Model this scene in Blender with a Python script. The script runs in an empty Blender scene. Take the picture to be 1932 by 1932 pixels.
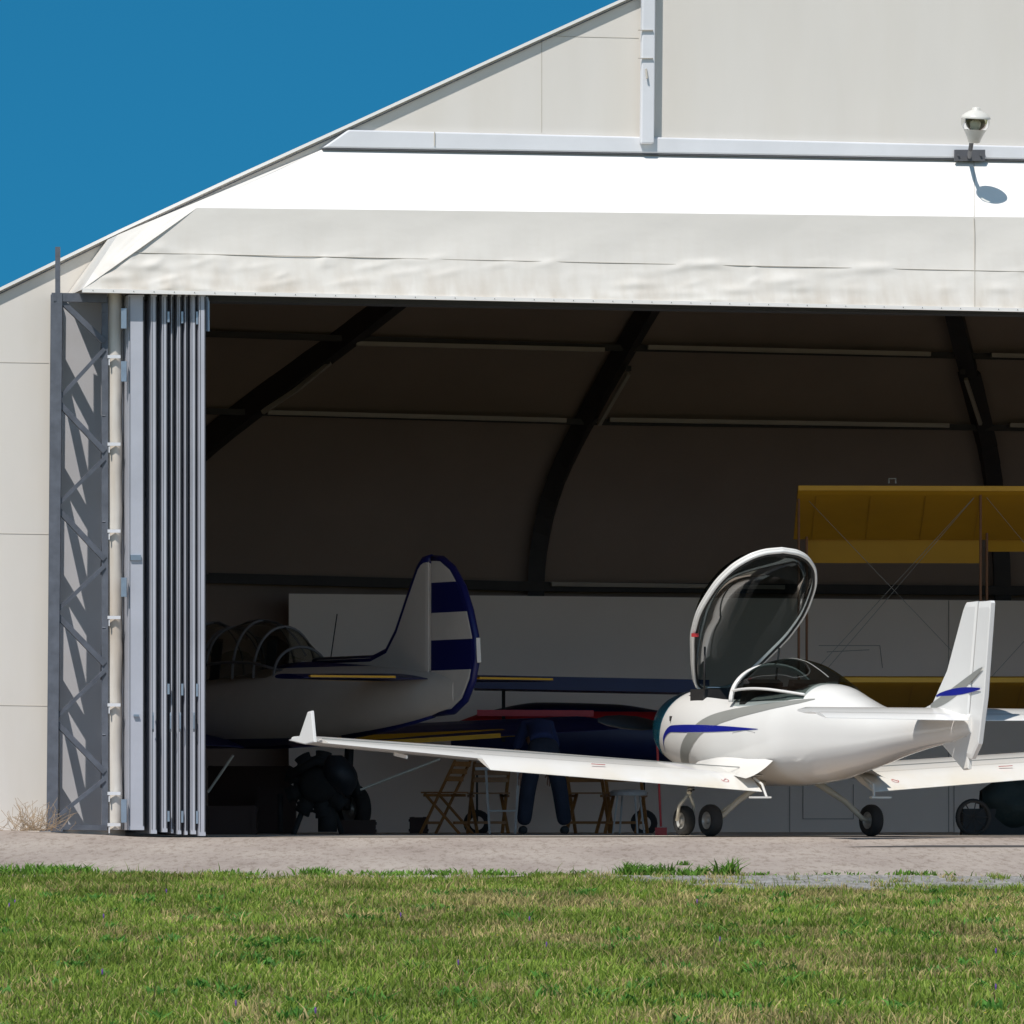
import bpy, math, random
import numpy as np
from mathutils import Vector, Matrix
random.seed(7); rng=np.random.default_rng(7)
sc=bpy.context.scene
FPX=12000.0; HV=1539.0; ZC=0.2
# ---------------------------------------------------------------- helpers
def W(u,v,d): return Vector(((u-966)*d/FPX, d, ZC+(HV-v)*d/FPX))
m_=0.25; nn=math.sqrt(1+m_*m_)
O=Vector((-3.83,60,0)); E=Vector((1/nn,m_/nn,0)); N=Vector((m_/nn,-1/nn,0))
def FP(u,v,n):
    k=(u-966)/FPX
    d=(n-3.83*N.x+60*N.y)/(k*N.x+N.y)
    return W(u,v,d)
def S(s,n,z): return O+E*s+N*n+Vector((0,0,z))
def toS(p):
    q=p-O; return (q.dot(E), q.dot(N), p.z)
def link(o): sc.collection.objects.link(o); return o
def empty(name,loc=(0,0,0)):
    e=bpy.data.objects.new(name,None); e.empty_display_size=.3; e.location=loc; return link(e)
def mk(name,verts,faces,mat,parent=None,smooth=False):
    me=bpy.data.meshes.new(name); me.from_pydata([tuple(v) for v in verts],[],faces); me.update()
    o=bpy.data.objects.new(name,me); link(o)
    for mm in (mat if isinstance(mat,(list,tuple)) else [mat]): me.materials.append(mm)
    if smooth:
        for p in me.polygons: p.use_smooth=True
    if parent: o.parent=parent; o.location=-Vector(parent.location)
    return o
class MB:
    def __init__(s): s.v=[]; s.f=[]
    def add(s,v,f):
        b=len(s.v); s.v+=[Vector(x) for x in v]; s.f+=[[i+b for i in q] for q in f]
    def beam(s,p,q,w,h=None,up=(0,0,1)):
        h=w if h is None else h
        p=Vector(p);q=Vector(q);d=(q-p).normalized();up=Vector(up)
        if abs(d.dot(up))>.98: up=Vector((1,0,0))
        x=d.cross(up).normalized(); y=x.cross(d).normalized()
        c=[x*(w/2)*a+y*(h/2)*b for a,b in((-1,-1),(1,-1),(1,1),(-1,1))]
        s.add([p+k for k in c]+[q+k for k in c],[[3,2,1,0],[4,5,6,7],[0,1,5,4],[1,2,6,5],[2,3,7,6],[3,0,4,7]])
    def tube(s,pts,r,seg=8,cap=True):
        pts=[Vector(p) for p in pts]; rr=r if isinstance(r,(list,tuple)) else [r]*len(pts)
        V=[];F=[]; ref=None
        for i,p in enumerate(pts):
            d=(pts[min(i+1,len(pts)-1)]-pts[max(i-1,0)]).normalized()
            if ref is None:
                ref=Vector((0,0,1)) if abs(d.z)<.9 else Vector((1,0,0))
            x=d.cross(ref).normalized(); y=x.cross(d).normalized(); ref=y
            for k in range(seg):
                t=2*math.pi*k/seg; V.append(p+(x*math.cos(t)+y*math.sin(t))*rr[i])
        for i in range(len(pts)-1):
            for k in range(seg):
                F.append([i*seg+k,i*seg+(k+1)%seg,(i+1)*seg+(k+1)%seg,(i+1)*seg+k])
        if cap: F.append(list(range(seg))[::-1]); F.append([(len(pts)-1)*seg+k for k in range(seg)])
        s.add(V,F)
    def box(s,p,sx,sy,sz,rot=0):
        c,t=math.cos(rot),math.sin(rot); V=[]
        for z in(0,sz):
            for a,b in((-1,-1),(1,-1),(1,1),(-1,1)):
                x=a*sx/2;y=b*sy/2; V.append(Vector(p)+Vector((x*c-y*t,x*t+y*c,z)))
        s.add(V,[[3,2,1,0],[4,5,6,7],[0,1,5,4],[1,2,6,5],[2,3,7,6],[3,0,4,7]])
    def rev(s,c,ax,prof,seg=24):
        c=Vector(c);ax=Vector(ax).normalized();r=Vector((0,0,1)) if abs(ax.z)<.9 else Vector((1,0,0))
        x=ax.cross(r).normalized();y=x.cross(ax);V=[];F=[]
        for (t,rad) in prof:
            for k in range(seg):
                a=2*math.pi*k/seg;V.append(c+ax*t+(x*math.cos(a)+y*math.sin(a))*rad)
        for i in range(len(prof)-1):
            for k in range(seg): F.append([i*seg+k,i*seg+(k+1)%seg,(i+1)*seg+(k+1)%seg,(i+1)*seg+k])
        s.add(V,F)
    def grid(s,P):
        r=len(P);c=len(P[0]);s.add([p for row in P for p in row],[[i*c+j,i*c+j+1,(i+1)*c+j+1,(i+1)*c+j] for i in range(r-1) for j in range(c-1)])
    def out(s,name,mat,parent=None,smooth=False): return mk(name,s.v,s.f,mat,parent,smooth)
def interp(xs,ys,x):
    n=len(xs)
    if xs[0]>xs[-1]: xs=xs[::-1];ys=ys[::-1]
    if x<=xs[0]: return ys[0]
    if x>=xs[-1]: return ys[-1]
    i=0
    while x>xs[i+1]: i+=1
    def sl(j):
        if j==0: return (ys[1]-ys[0])/(xs[1]-xs[0])
        if j==n-1: return (ys[-1]-ys[-2])/(xs[-1]-xs[-2])
        a=(ys[j]-ys[j-1])/(xs[j]-xs[j-1]);b=(ys[j+1]-ys[j])/(xs[j+1]-xs[j])
        return 0 if a*b<=0 else 2*a*b/(a+b)
    h=xs[i+1]-xs[i];t=(x-xs[i])/h
    return ys[i]*(2*t**3-3*t*t+1)+h*sl(i)*(t**3-2*t*t+t)+ys[i+1]*(-2*t**3+3*t*t)+h*sl(i+1)*(t**3-t*t)
# ---------------------------------------------------------------- materials
def nd(nt,t,**k):
    n=nt.nodes.new(t)
    for a,b in k.items(): setattr(n,a,b)
    return n
def mat(name,col,rough=.6,metal=0,ns=3,amt=.15,bump=0,bs=20,stretch=(1,1,1),col2=None,coat=0,spec=.5):
    M=bpy.data.materials.new(name);M.use_nodes=True;nt=M.node_tree;b=nt.nodes['Principled BSDF']
    b.inputs['Roughness'].default_value=rough;b.inputs['Metallic'].default_value=metal
    b.inputs['Coat Weight'].default_value=coat;b.inputs['Specular IOR Level'].default_value=spec
    tc=nd(nt,'ShaderNodeTexCoord');mp=nd(nt,'ShaderNodeMapping');mp.inputs['Scale'].default_value=stretch
    nt.links.new(tc.outputs['Object'],mp.inputs[0])
    no=nd(nt,'ShaderNodeTexNoise');no.inputs['Scale'].default_value=ns;no.inputs['Detail'].default_value=6;no.inputs['Roughness'].default_value=.6
    nt.links.new(mp.outputs[0],no.inputs['Vector'])
    cr=nd(nt,'ShaderNodeValToRGB');cr.color_ramp.elements[0].position=.32;cr.color_ramp.elements[1].position=.68
    c2=col2 or tuple(c*(1-amt) for c in col)
    cr.color_ramp.elements[0].color=(*c2,1);cr.color_ramp.elements[1].color=(*col,1)
    nt.links.new(no.outputs[0],cr.inputs[0]);nt.links.new(cr.outputs[0],b.inputs['Base Color'])
    if bump:
        n2=nd(nt,'ShaderNodeTexNoise');n2.inputs['Scale'].default_value=bs;n2.inputs['Detail'].default_value=4
        nt.links.new(mp.outputs[0],n2.inputs['Vector'])
        bp=nd(nt,'ShaderNodeBump');bp.inputs['Strength'].default_value=bump;bp.inputs['Distance'].default_value=.05
        nt.links.new(n2.outputs[0],bp.inputs['Height']);nt.links.new(bp.outputs[0],b.inputs['Normal'])
    return M
def overlay(M,ztop,zbot,col,strength=.6,sx=3,szs=.4,lo=.42,hi=.72):
    nt=M.node_tree;b=nt.nodes['Principled BSDF'];src=b.inputs['Base Color'].links[0].from_socket
    g=nd(nt,'ShaderNodeNewGeometry');sp=nd(nt,'ShaderNodeSeparateXYZ');nt.links.new(g.outputs['Position'],sp.inputs[0])
    mr=nd(nt,'ShaderNodeMapRange');mr.inputs['From Min'].default_value=ztop;mr.inputs['From Max'].default_value=zbot
    nt.links.new(sp.outputs['Z'],mr.inputs[0])
    mp=nd(nt,'ShaderNodeMapping');mp.inputs['Scale'].default_value=(sx,sx,szs);nt.links.new(g.outputs['Position'],mp.inputs[0])
    no=nd(nt,'ShaderNodeTexNoise');no.inputs['Scale'].default_value=1;no.inputs['Detail'].default_value=5;nt.links.new(mp.outputs[0],no.inputs['Vector'])
    m2=nd(nt,'ShaderNodeMapRange');m2.inputs['From Min'].default_value=lo;m2.inputs['From Max'].default_value=hi;nt.links.new(no.outputs[0],m2.inputs[0])
    mu=nd(nt,'ShaderNodeMath',operation='MULTIPLY');nt.links.new(mr.outputs[0],mu.inputs[0]);nt.links.new(m2.outputs[0],mu.inputs[1])
    mu2=nd(nt,'ShaderNodeMath',operation='MULTIPLY');nt.links.new(mu.outputs[0],mu2.inputs[0]);mu2.inputs[1].default_value=strength
    mx=nd(nt,'ShaderNodeMixRGB');nt.links.new(mu2.outputs[0],mx.inputs[0]);nt.links.new(src,mx.inputs[1]);mx.inputs[2].default_value=(*col,1)
    nt.links.new(mx.outputs[0],b.inputs['Base Color'])
def bands(M,col,bl):
    nt=M.node_tree;b=nt.nodes['Principled BSDF']
    g=nd(nt,'ShaderNodeNewGeometry');sp=nd(nt,'ShaderNodeSeparateXYZ');nt.links.new(g.outputs['Position'],sp.inputs[0])
    for zc,h in bl:
        src=b.inputs['Base Color'].links[0].from_socket
        c=nd(nt,'ShaderNodeMath',operation='COMPARE');nt.links.new(sp.outputs['Z'],c.inputs[0]);c.inputs[1].default_value=zc;c.inputs[2].default_value=h
        mx=nd(nt,'ShaderNodeMixRGB');nt.links.new(c.outputs[0],mx.inputs[0]);nt.links.new(src,mx.inputs[1]);mx.inputs[2].default_value=(*col,1)
        nt.links.new(mx.outputs[0],b.inputs['Base Color'])
def glassmat(name,tint,gl=.5):
    M=bpy.data.materials.new(name);M.use_nodes=True;nt=M.node_tree;nt.nodes.remove(nt.nodes['Principled BSDF'])
    o=nt.nodes['Material Output'];t=nd(nt,'ShaderNodeBsdfTransparent');t.inputs[0].default_value=(*tint,1)
    g=nd(nt,'ShaderNodeBsdfGlossy');g.inputs['Roughness'].default_value=.04
    f=nd(nt,'ShaderNodeFresnel');f.inputs[0].default_value=1.4
    mu=nd(nt,'ShaderNodeMath',operation='MULTIPLY');mu.inputs[1].default_value=gl;nt.links.new(f.outputs[0],mu.inputs[0])
    mx=nd(nt,'ShaderNodeMixShader');nt.links.new(mu.outputs[0],mx.inputs[0]);nt.links.new(t.outputs[0],mx.inputs[1]);nt.links.new(g.outputs[0],mx.inputs[2])
    nt.links.new(mx.outputs[0],o.inputs[0]);return M
GABLE=mat('gable_fabric',(.70,.655,.60),.65,ns=.5,amt=.07,bump=.28,bs=1.1,stretch=(1,1,.35))
overlay(GABLE,9.5,5.5,(.52,.45,.34),.32,1.6,.25)
FASC=mat('fascia_fabric',(.685,.645,.59),.6,ns=.6,amt=.06,bump=.4,bs=1.3,stretch=(.8,.8,1.2))
overlay(FASC,5.40,5.06,(.36,.27,.18),.65,6,.9,.38,.75)
overlay(FASC,5.9,5.1,(.50,.44,.36),.35,9,.35)
BAND=mat('awning_fabric',(.82,.79,.75),.6,ns=.6,amt=.04,bump=.15,bs=1.2,stretch=(.4,.4,1))
TRIM=mat('white_trim',(.70,.70,.72),.45,ns=2,amt=.08)
SEAM=mat('seam',(.47,.43,.37),.8)
EDGE=mat('edge_dark',(.10,.10,.11),.6)
STEEL=mat('painted_steel',(.11,.12,.145),.5,ns=8,amt=.35,bump=.05)
SHADE_SHEET=mat('shade_grey_sheet',(.48,.47,.48),.55,ns=1,amt=.12)  # greyer than the wall, standing in for shade behind the truss
PANL=mat('door_panel',(.46,.47,.52),.4,ns=2,amt=.14)
PAND=mat('door_gasket',(.02,.022,.026),.6)
HING=mat('hinge_metal',(.30,.36,.43),.35,metal=.6,ns=15)
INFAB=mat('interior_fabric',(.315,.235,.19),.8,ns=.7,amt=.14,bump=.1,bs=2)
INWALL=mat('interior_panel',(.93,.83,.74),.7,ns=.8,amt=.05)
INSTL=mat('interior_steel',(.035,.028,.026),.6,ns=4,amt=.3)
INTUBE=mat('light_tube_housing',(.42,.36,.30),.5)
FLOOR=mat('hangar_floor',(.72,.64,.55),.6,ns=.9,amt=.12)
ROOF=mat('roof_fabric',(.6,.6,.58),.7,ns=.5)
GEL=mat('white_gelcoat',(.77,.75,.715),.18,ns=1.2,amt=.04,coat=.4)
overlay(GEL,.75,.48,(.66,.56,.38),.55,2.0,1.0,.30,.6)  # yellowish ground bounce painted into the colour towards the belly
BLUE=mat('blue_vinyl',(.012,.018,.24),.3,ns=4,amt=.1)
TEAL=mat('teal_nose',(.022,.19,.27),.2,ns=2,amt=.2,coat=.5)  # teal tone for the nose and spinner
GRYV=mat('grey_vinyl',(.27,.27,.25),.35,ns=4,amt=.06)
RED=mat('red_paint',(.5,.03,.03),.4)
TYRE=mat('tyre_rubber',(.022,.022,.022),.8,ns=12,amt=.3)
HUB=mat('wheel_hub',(.42,.41,.38),.4,metal=.4)
DARK=mat('dark_interior',(.025,.023,.022),.7,amt=.4)
PROP=mat('propeller_paint',(.012,.012,.014),.35)
LEG=mat('gear_leg',(.55,.52,.43),.4,amt=.2)
GLASS=glassmat('canopy_glass',(.34,.39,.38),.3)
GLASSI=glassmat('canopy_glass_old',(.7,.7,.65))
YAKW=mat('trainer_white',(.76,.68,.60),.45,ns=1.5,amt=.08)
NAVY=(.006,.009,.10)
NAVYM=mat('trainer_navy',NAVY,.4,amt=.1)
YEL=mat('yellow_paint',(.70,.37,.010),.45,ns=2,amt=.12)
YELD=mat('yellow_fabric',(.50,.255,.008),.6,ns=1.2,amt=.16)
WOOD=mat('varnished_wood',(.42,.19,.055),.45,ns=6,amt=.3,stretch=(1,1,6))
JEAN=mat('jeans',(.018,.024,.045),.85,ns=9,amt=.3,bump=.2,bs=30)
SHIRT=mat('navy_shirt',(.02,.035,.12),.85,ns=9,amt=.2)
SKIN=mat('skin',(.45,.26,.18),.5);HAIR=mat('hair',(.03,.02,.015),.8);SHOE=mat('shoe',(.02,.02,.02),.6)
WHITEP=mat('white_plastic',(.6,.6,.58),.5)
# ---------------------------------------------------------------- terrain
def tz(x,y):
    if y>=59.0: z=0.0
    elif y>=50: z=-.283*(59.0-y)/9.0
    elif y>=-6: z=-.283-(50-y)*.0223
    else: z=-.283-56*.0223
    if y>46 and x<-3.4: z+=min(1,(y-46)/12)*min(.075,(-3.4-x)*.05)
    return z
def sheet(name,xs,ys,mt,dz,edgefn=None):
    P=[[Vector((x,y if edgefn is None or j else edgefn(x),0)) for x in xs] for j,y in enumerate(ys)]
    for r in P:
        for p in r: p.z=tz(p.x,p.y)+dz
    b=MB();b.grid(P);return b.out(name,mt,None,True)
GRD=mat('ground_turf',(.16,.20,.06),.95,ns=1.3,amt=.3,bump=.6,bs=14,col2=(.22,.19,.09),spec=.1)
xs=[-3000,-800,-300,-100,-40,-20,-12,-8,-6,-5,-4.4,-3.9,-3.4,0,4,8,12,20,40,100,300,800,3000]
ys=[-3000,-500,-100,-30,-6,0,10,20,28,34,40,44,46,48,50,52,54,56,58,59.0,62,80,120,400,1500,6000]
sheet('ground',xs,ys,GRD,-.012)
def streaky(M,sc_,lo,hi,dk):
    nt=M.node_tree;b_=nt.nodes['Principled BSDF'];src=b_.inputs['Base Color'].links[0].from_socket
    g=nd(nt,'ShaderNodeNewGeometry');mp=nd(nt,'ShaderNodeMapping');mp.inputs['Scale'].default_value=(1,.12,1);nt.links.new(g.outputs['Position'],mp.inputs[0])
    no=nd(nt,'ShaderNodeTexNoise');no.inputs['Scale'].default_value=sc_;no.inputs['Detail'].default_value=9;no.inputs['Roughness'].default_value=.8;nt.links.new(mp.outputs[0],no.inputs['Vector'])
    cr=nd(nt,'ShaderNodeValToRGB');cr.color_ramp.elements[0].position=lo;cr.color_ramp.elements[0].color=(*dk,1);cr.color_ramp.elements[1].position=hi;cr.color_ramp.elements[1].color=(1,1,1,1)
    nt.links.new(no.outputs[0],cr.inputs[0]);mx=nd(nt,'ShaderNodeMixRGB',blend_type='MULTIPLY');mx.inputs[0].default_value=1;nt.links.new(src,mx.inputs[1]);nt.links.new(cr.outputs[0],mx.inputs[2]);nt.links.new(mx.outputs[0],b_.inputs['Base Color'])
CONC=mat('apron_concrete',(.41,.35,.30),.9,ns=.9,amt=.2,bump=.2,bs=40,stretch=(1,.35,1),col2=(.31,.255,.22),spec=.15)
streaky(CONC,16,.40,.50,(.70,.67,.64))
def edge(x): return 50.0+.35*math.sin(x*1.7)+.25*math.sin(x*4.1+1)+.12*math.sin(x*11)-.10*x*0.2
axs=list(np.linspace(-14,30,177))
sheet('apron',axs,[0,51.5,53,55,57,58.4,59.0,60,61.5,63,66,70],CONC,-.004,edge)
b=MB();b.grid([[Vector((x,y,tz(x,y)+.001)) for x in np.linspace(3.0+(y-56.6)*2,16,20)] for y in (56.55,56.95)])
b.out('shadow_strip',mat('shadow_strip_dark',(.08,.07,.065),.9))  # dark strip laid on the apron as the airplane's tail and wing shadow
CONC2=mat('gravel_concrete',(.37,.35,.325),.9,ns=3,amt=.3,bump=.5,bs=35);streaky(CONC2,22,.40,.55,(.5,.48,.45))
b=MB();P=[[],[]]
for x in np.linspace(.55,16,120):
    w_=min(1,(x-.5)/1.2)
    P[0].append(Vector((x,50.0-(2.9+.25*math.sin(5*x)+.15*math.sin(13*x))*w_,0)));P[1].append(Vector((x,50.3-.02*x+.1*math.sin(3*x),0)))
for r in P:
    for p in r: p.z=tz(p.x,p.y)+.003
b.grid(P);b.out('pavement',CONC2)
# ---------------------------------------------------------------- hangar
H=empty('airplane_hangar',O)
prof=[(-900,1585),(-880,1300),(-780,1050),(-560,835),(-300,690),(0,548),(220,441),(430,343),(650,243),(915,121),(1180,0),(1600,-185),(1950,-320),(2300,-400)]
ps=[toS(FP(u,v,-.3)) for u,v in prof]; ps=[(a,c) for a,_,c in ps]; ps[0]=(ps[0][0],-.05)
sC=ps[-1][0]; full=ps+[(2*sC-a,c) for a,c in ps[:-1][::-1]]
def roofz(s):
    for i in range(len(full)-1):
        if full[i][0]<=s<=full[i+1][0]:
            t=(s-full[i][0])/(full[i+1][0]-full[i][0]);return full[i][1]*(1-t)+full[i+1][1]*t
    return 0
zB=toS(FP(210,547,.6))[2]
sOL=toS(FP(236,900,-.3))[0]; sOR=2*sC-sOL
nf=len(full); zt=zB+.05
LP=[S(a,-.3,c) for a,c in full if a<sOL]+[S(sOL,-.3,roofz(sOL)),S(sOL,-.3,-.05)]
MP=[S(sOL,-.3,zt),S(sOL,-.3,roofz(sOL))]+[S(a,-.3,c) for a,c in full if sOL<a<sOR]+[S(sOR,-.3,roofz(sOR)),S(sOR,-.3,zt)]
RP=[S(sOR,-.3,-.05),S(sOR,-.3,roofz(sOR))]+[S(a,-.3,c) for a,c in full if a>sOR]
for i,Pp in enumerate((LP,MP,RP)): mk('gable_wall',Pp,[list(range(len(Pp)))],GABLE,H)
b=MB(); b.grid([[S(a,-.3,c) for a,c in full],[S(a,-17,c) for a,c in full]]);b.out('roof',ROOF,H)
mk('rear_wall',[S(a,-17,c) for a,c in full],[list(range(nf))],ROOF,H)
b=MB()
for i in range(nf-1):
    p=S(full[i][0],-.27,full[i][1]+.012);q=S(full[i+1][0],-.27,full[i+1][1]+.012);b.beam(p,q,.06,.028)
b.out('verge_trim',BAND,H)
b=MB()
for i in range(nf-1):
    b.beam(S(full[i][0],-.292,full[i][1]-.030),S(full[i+1][0],-.292,full[i+1][1]-.030),.02,.009)
b.out('verge_rope',STEEL,H)
def mir(p):
    a,n_,z=toS(p);return S(2*sC-a,n_,z)
def ext(p,q):
    a0,n0,z0=toS(p);a1,n1,z1=toS(q);t=(sC-a0)/(a1-a0);return S(sC,n0+(n1-n0)*t,z0+(z1-z0)*t)
nT=-.28
A0=FP(610,281,nT);A1=ext(A0,FP(1932,303,nT))
B0=FP(372,392,.42);B1=ext(B0,FP(1932,410,.42))
C0=FP(155,546,.60);C1=ext(C0,FP(1932,583,.60))
R0=FP(222,443,.28)
def lerp(a,b,t): return a+(b-a)*t
cre=[(random.uniform(0,1),random.uniform(.55,1.),random.uniform(.008,.03),random.uniform(-.5,.5),random.uniform(.003,.009)) for _ in range(70)]
cre+=[(random.uniform(0,.10),random.uniform(.45,1.),random.uniform(.01,.03),random.uniform(.1,.9),random.uniform(.005,.013)) for _ in range(20)]
cre+=[(random.uniform(.5,.66),random.uniform(.5,1.),random.uniform(.015,.04),random.uniform(-.15,.15),random.uniform(.005,.013)) for _ in range(18)]
def strip(name,p0,p1,q0,q1,mt,nu=160,nv=14,wr=0,sag=0,cr_=False):
    P=[]
    for j in range(nv+1):
        t=j/nv;row=[]
        for i in range(nu+1):
            k=i/nu; p=lerp(lerp(p0,p1,k),lerp(q0,q1,k),t)
            s_=p.x
            off=wr*math.sin(math.pi*min(1,t*1.2))*(math.sin(s_*1.3+2*t)+.6*math.sin(s_*2.9-5*t)+.4*math.sin(s_*6.1+9*t))
            if cr_ and 0<t<1:
                for (ck,ct,cl,ca,cd) in cre:
                    dk=(k-ck)
                    if abs(dk)<cl*1.5:
                        dt=(t-ct)-ca*dk/cl*.15
                        off+=cd*math.exp(-(dk/cl)**2*3)*math.exp(-(dt/.045)**2)
            row.append(p+N*(off-sag*math.sin(math.pi*t)))
        P.append(row)
    b=MB();b.grid(P);b.grid([[mir(p) for p in r][::-1] for r in P]);return b.out(name,mt,H,True)
strip('awning_slope',A0,A1,B0,B1,BAND,wr=.004)
strip('awning_fascia',B0,B1,C0,C1,FASC,nu=520,nv=50,wr=.004,sag=.03,cr_=True)
b=MB()
Pg=[]
for j in range(33):
    t=j/32;row=[]
    for i in range(49):
        k=i/48
        top=lerp(A0,R0,k);bot=lerp(B0,C0,k)
        p=lerp(top,bot,t)
        w=math.sin(math.pi*t)*math.sin(math.pi*k)
        row.append(p+N*(.010*w*math.sin(26*k+6*t)+.006*w*math.sin(61*k-9*t)))
    Pg.append(row)
b.grid(Pg);b.grid([[mir(p) for p in r][::-1] for r in Pg])
b.out('awning_hip',FASC,H,True)
L0=S(toS(C0)[0],-.29,toS(C0)[2]);R1=S(toS(R0)[0],-.29,toS(R0)[2]);A0b=S(toS(A0)[0],-.292,toS(A0)[2])
for ff in (lambda p:p,mir):
    mk('awning_end',[ff(p) for p in (C0,R0,R1,L0)],[[0,1,2,3]],FASC,H)
    mk('awning_end_top',[ff(p) for p in (R0,A0,A0b,R1)],[[0,1,2,3]],FASC,H)
CM=mir(C0)
mk('awning_soffit',[C0,C1,CM,mir(L0),S(sC,-.29,C1.z),L0],[[0,1,4,5],[1,2,3,4]],FASC,H)
b=MB();b.beam(C0+Vector((0,0,-.012))+N*.012,C1+Vector((0,0,-.012))+N*.012,.04,.035);b.beam(C1+Vector((0,0,-.012))+N*.012,CM+Vector((0,0,-.012))+N*.012,.04,.035)
b.out('awning_rail',BAND,H)
b=MB()
for i in range(60):
    p=lerp(C0,C1,(i+.5)/60)+N*.034+Vector((0,0,-.014));b.box(p,.007,.006,.007)
b.out('rail_bolts',EDGE,H)
b=MB()
q0=FP(240,556,.2);q1=ext(q0,FP(1932,585,.2));b.beam(q0+Vector((0,0,-.03)),q1+Vector((0,0,-.03)),.25,.06);b.out('door_track',PAND,H)
b=MB()
b.tube([lerp(lerp(B0,C0,.55),lerp(B1,C1,.60),k)+N*(-.03*.95+.004) for k in np.linspace(0,1,60)],.004,5)
b.tube([FP(1838,303,-.27)]+[FP(1838,408,.422)],.003,5)
b.tube([FP(1838,412,.428)]+[FP(1839,v,.42+.18*(v-408)/175.-.03*math.sin(math.pi*(v-408)/175.)+.005) for v in (440,470,500,530,560,583)],.004,5)
b.out('fabric_seams',SEAM,H)
b=MB()
for u0,v0,u1,v1 in [(1030,68,1205,72),(1022,75,1022,250)]:
    b.tube([FP(u0,v0,-.2995),FP(u1,v1,-.2995)],.003,5)
for v in (685,1008,1332): b.tube([FP(-500,v-8,-.2995),FP(92,v,-.2995)],.003,5)
b.out('wall_seams',SEAM,H)
def quadprism(name,pts,th,mt,bev=.01):
    b=MB();f=[p+N*th for p in pts];b.add(list(pts)+f,[[0,1,2,3],[7,6,5,4],[0,4,5,1],[1,5,6,2],[2,6,7,3],[3,7,4,0]])
    o=b.out(name,mt,H);md=o.modifiers.new('bev','BEVEL');md.width=bev;md.segments=2;return o
G0t=FP(655,246,-.29);G1t=ext(G0t,FP(1932,277,-.29));G0b=FP(606,280,-.29);G1b=ext(G0b,FP(1932,302,-.29))
quadprism('cable_duct',[G0b,G1b,G1t,G0t],.07,TRIM,.015)
quadprism('cable_duct',[mir(p) for p in (G1b,G0b,G0t,G1t)],.07,TRIM,.015)
b=MB();b.beam(G0b+N*.03+Vector((0,0,-.008)),G1b+N*.03+Vector((0,0,-.008)),.06,.012);b.out('duct_shade_line',EDGE,H)  # dark strip put in for the shade line under the duct
quadprism('vertical_duct',[FP(1206,272,-.22),FP(1231,272,-.22),FP(1234,-60,-.22),FP(1209,-60,-.22)],.07,TRIM,.012)
b=MB();b.beam(FP(1204,57,-.14),FP(1232,57,-.14),.02,.008);b.beam(FP(1204,110,-.14),FP(1232,110,-.14),.02,.006);b.tube([FP(1219,130,-.14),FP(1221,148,-.12)],.01);b.beam(FP(820,249,-.215),FP(820,275,-.215),.01,.01)
b.out('duct_joints',SEAM,H)
shp=[FP(112,560,-.29),FP(236,560,-.29),FP(236,1566,-.29),FP(112,1566,-.29)]
mk('jamb_shade_sheet',[p+N*.02 for p in shp],[[0,1,2,3]],SHADE_SHEET,H)
b=MB()
tn=.35
b.beam(FP(109,466,tn),FP(109,560,tn),.045,.045)
b.beam(FP(108,553,tn),FP(99,1566,tn),.085,.1)
b.beam(FP(100,561,tn),FP(200,563,tn),.085,.08)
b.beam(FP(198,560,tn),FP(198,1562,tn),.03,.06)
b.beam(FP(104,556,-.2),FP(96,1566,-.2),.06,.08)
Ln=[565,760,960,1160,1362,1552];Rn=[650,857,1060,1258,1462]
for i in range(5):
    xl=112-9*(Ln[i]-560)/1000.
    b.beam(FP(xl,Ln[i],tn),FP(197,Rn[i]-5,tn),.05,.05)
    b.beam(FP(197,Rn[i]+8,tn+.01),FP(xl-1,Ln[i+1]-8,tn+.01),.035,.035)
    b.beam(FP(xl-4,Ln[i],tn),FP(xl-8,Rn[i],-.2),.05,.11)
    b.beam(FP(xl-8,Rn[i],-.2),FP(xl-4,Ln[i+1],tn),.05,.11)
    b.beam(FP(196,Ln[i]+20,tn),FP(192,Rn[i]+20,-.2),.03,.06)
b.beam(FP(100,1560,tn),FP(200,1562,tn),.1,.05);b.box(FP(98,1569,tn),.22,.22,.02)
b.out('truss_column',STEEL,H)
b=MB()
P=[]
for j in range(160):
    v=553+1012*j/159;o=1.4*math.sin(j*.31)+1.0*math.sin(j*.137)+.4*math.sin(j*.9)
    P.append([FP(201,v,.30),FP(206+o*.3,v,.34),FP(218+o*.5,v,.36),FP(227+o*.6,v,.34),FP(231+o*.6,v,.2)])
b.grid(P);b.out('door_seal_strip',FASC,H,True)
b=MB()
for v in (673,838,1002,1165,1330,1497,1556):
    b.beam(FP(203,v,.385),FP(227,v,.385),.02,.03);b.beam(FP(206,v+4,.385),FP(206,v+16,.385),.01,.01)
b.out('seal_clamps',TRIM,H)
us=[(243,272,0.50,1566),(285,296,.50,1573),(306,316,.49,1570),(323,327,.46,1572),(335,342,.48,1574),(349,354,.5,1575),(360,370,.5,1574),(376,388,.56,1577)]
bl=MB();bd=MB();bh=MB()
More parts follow.
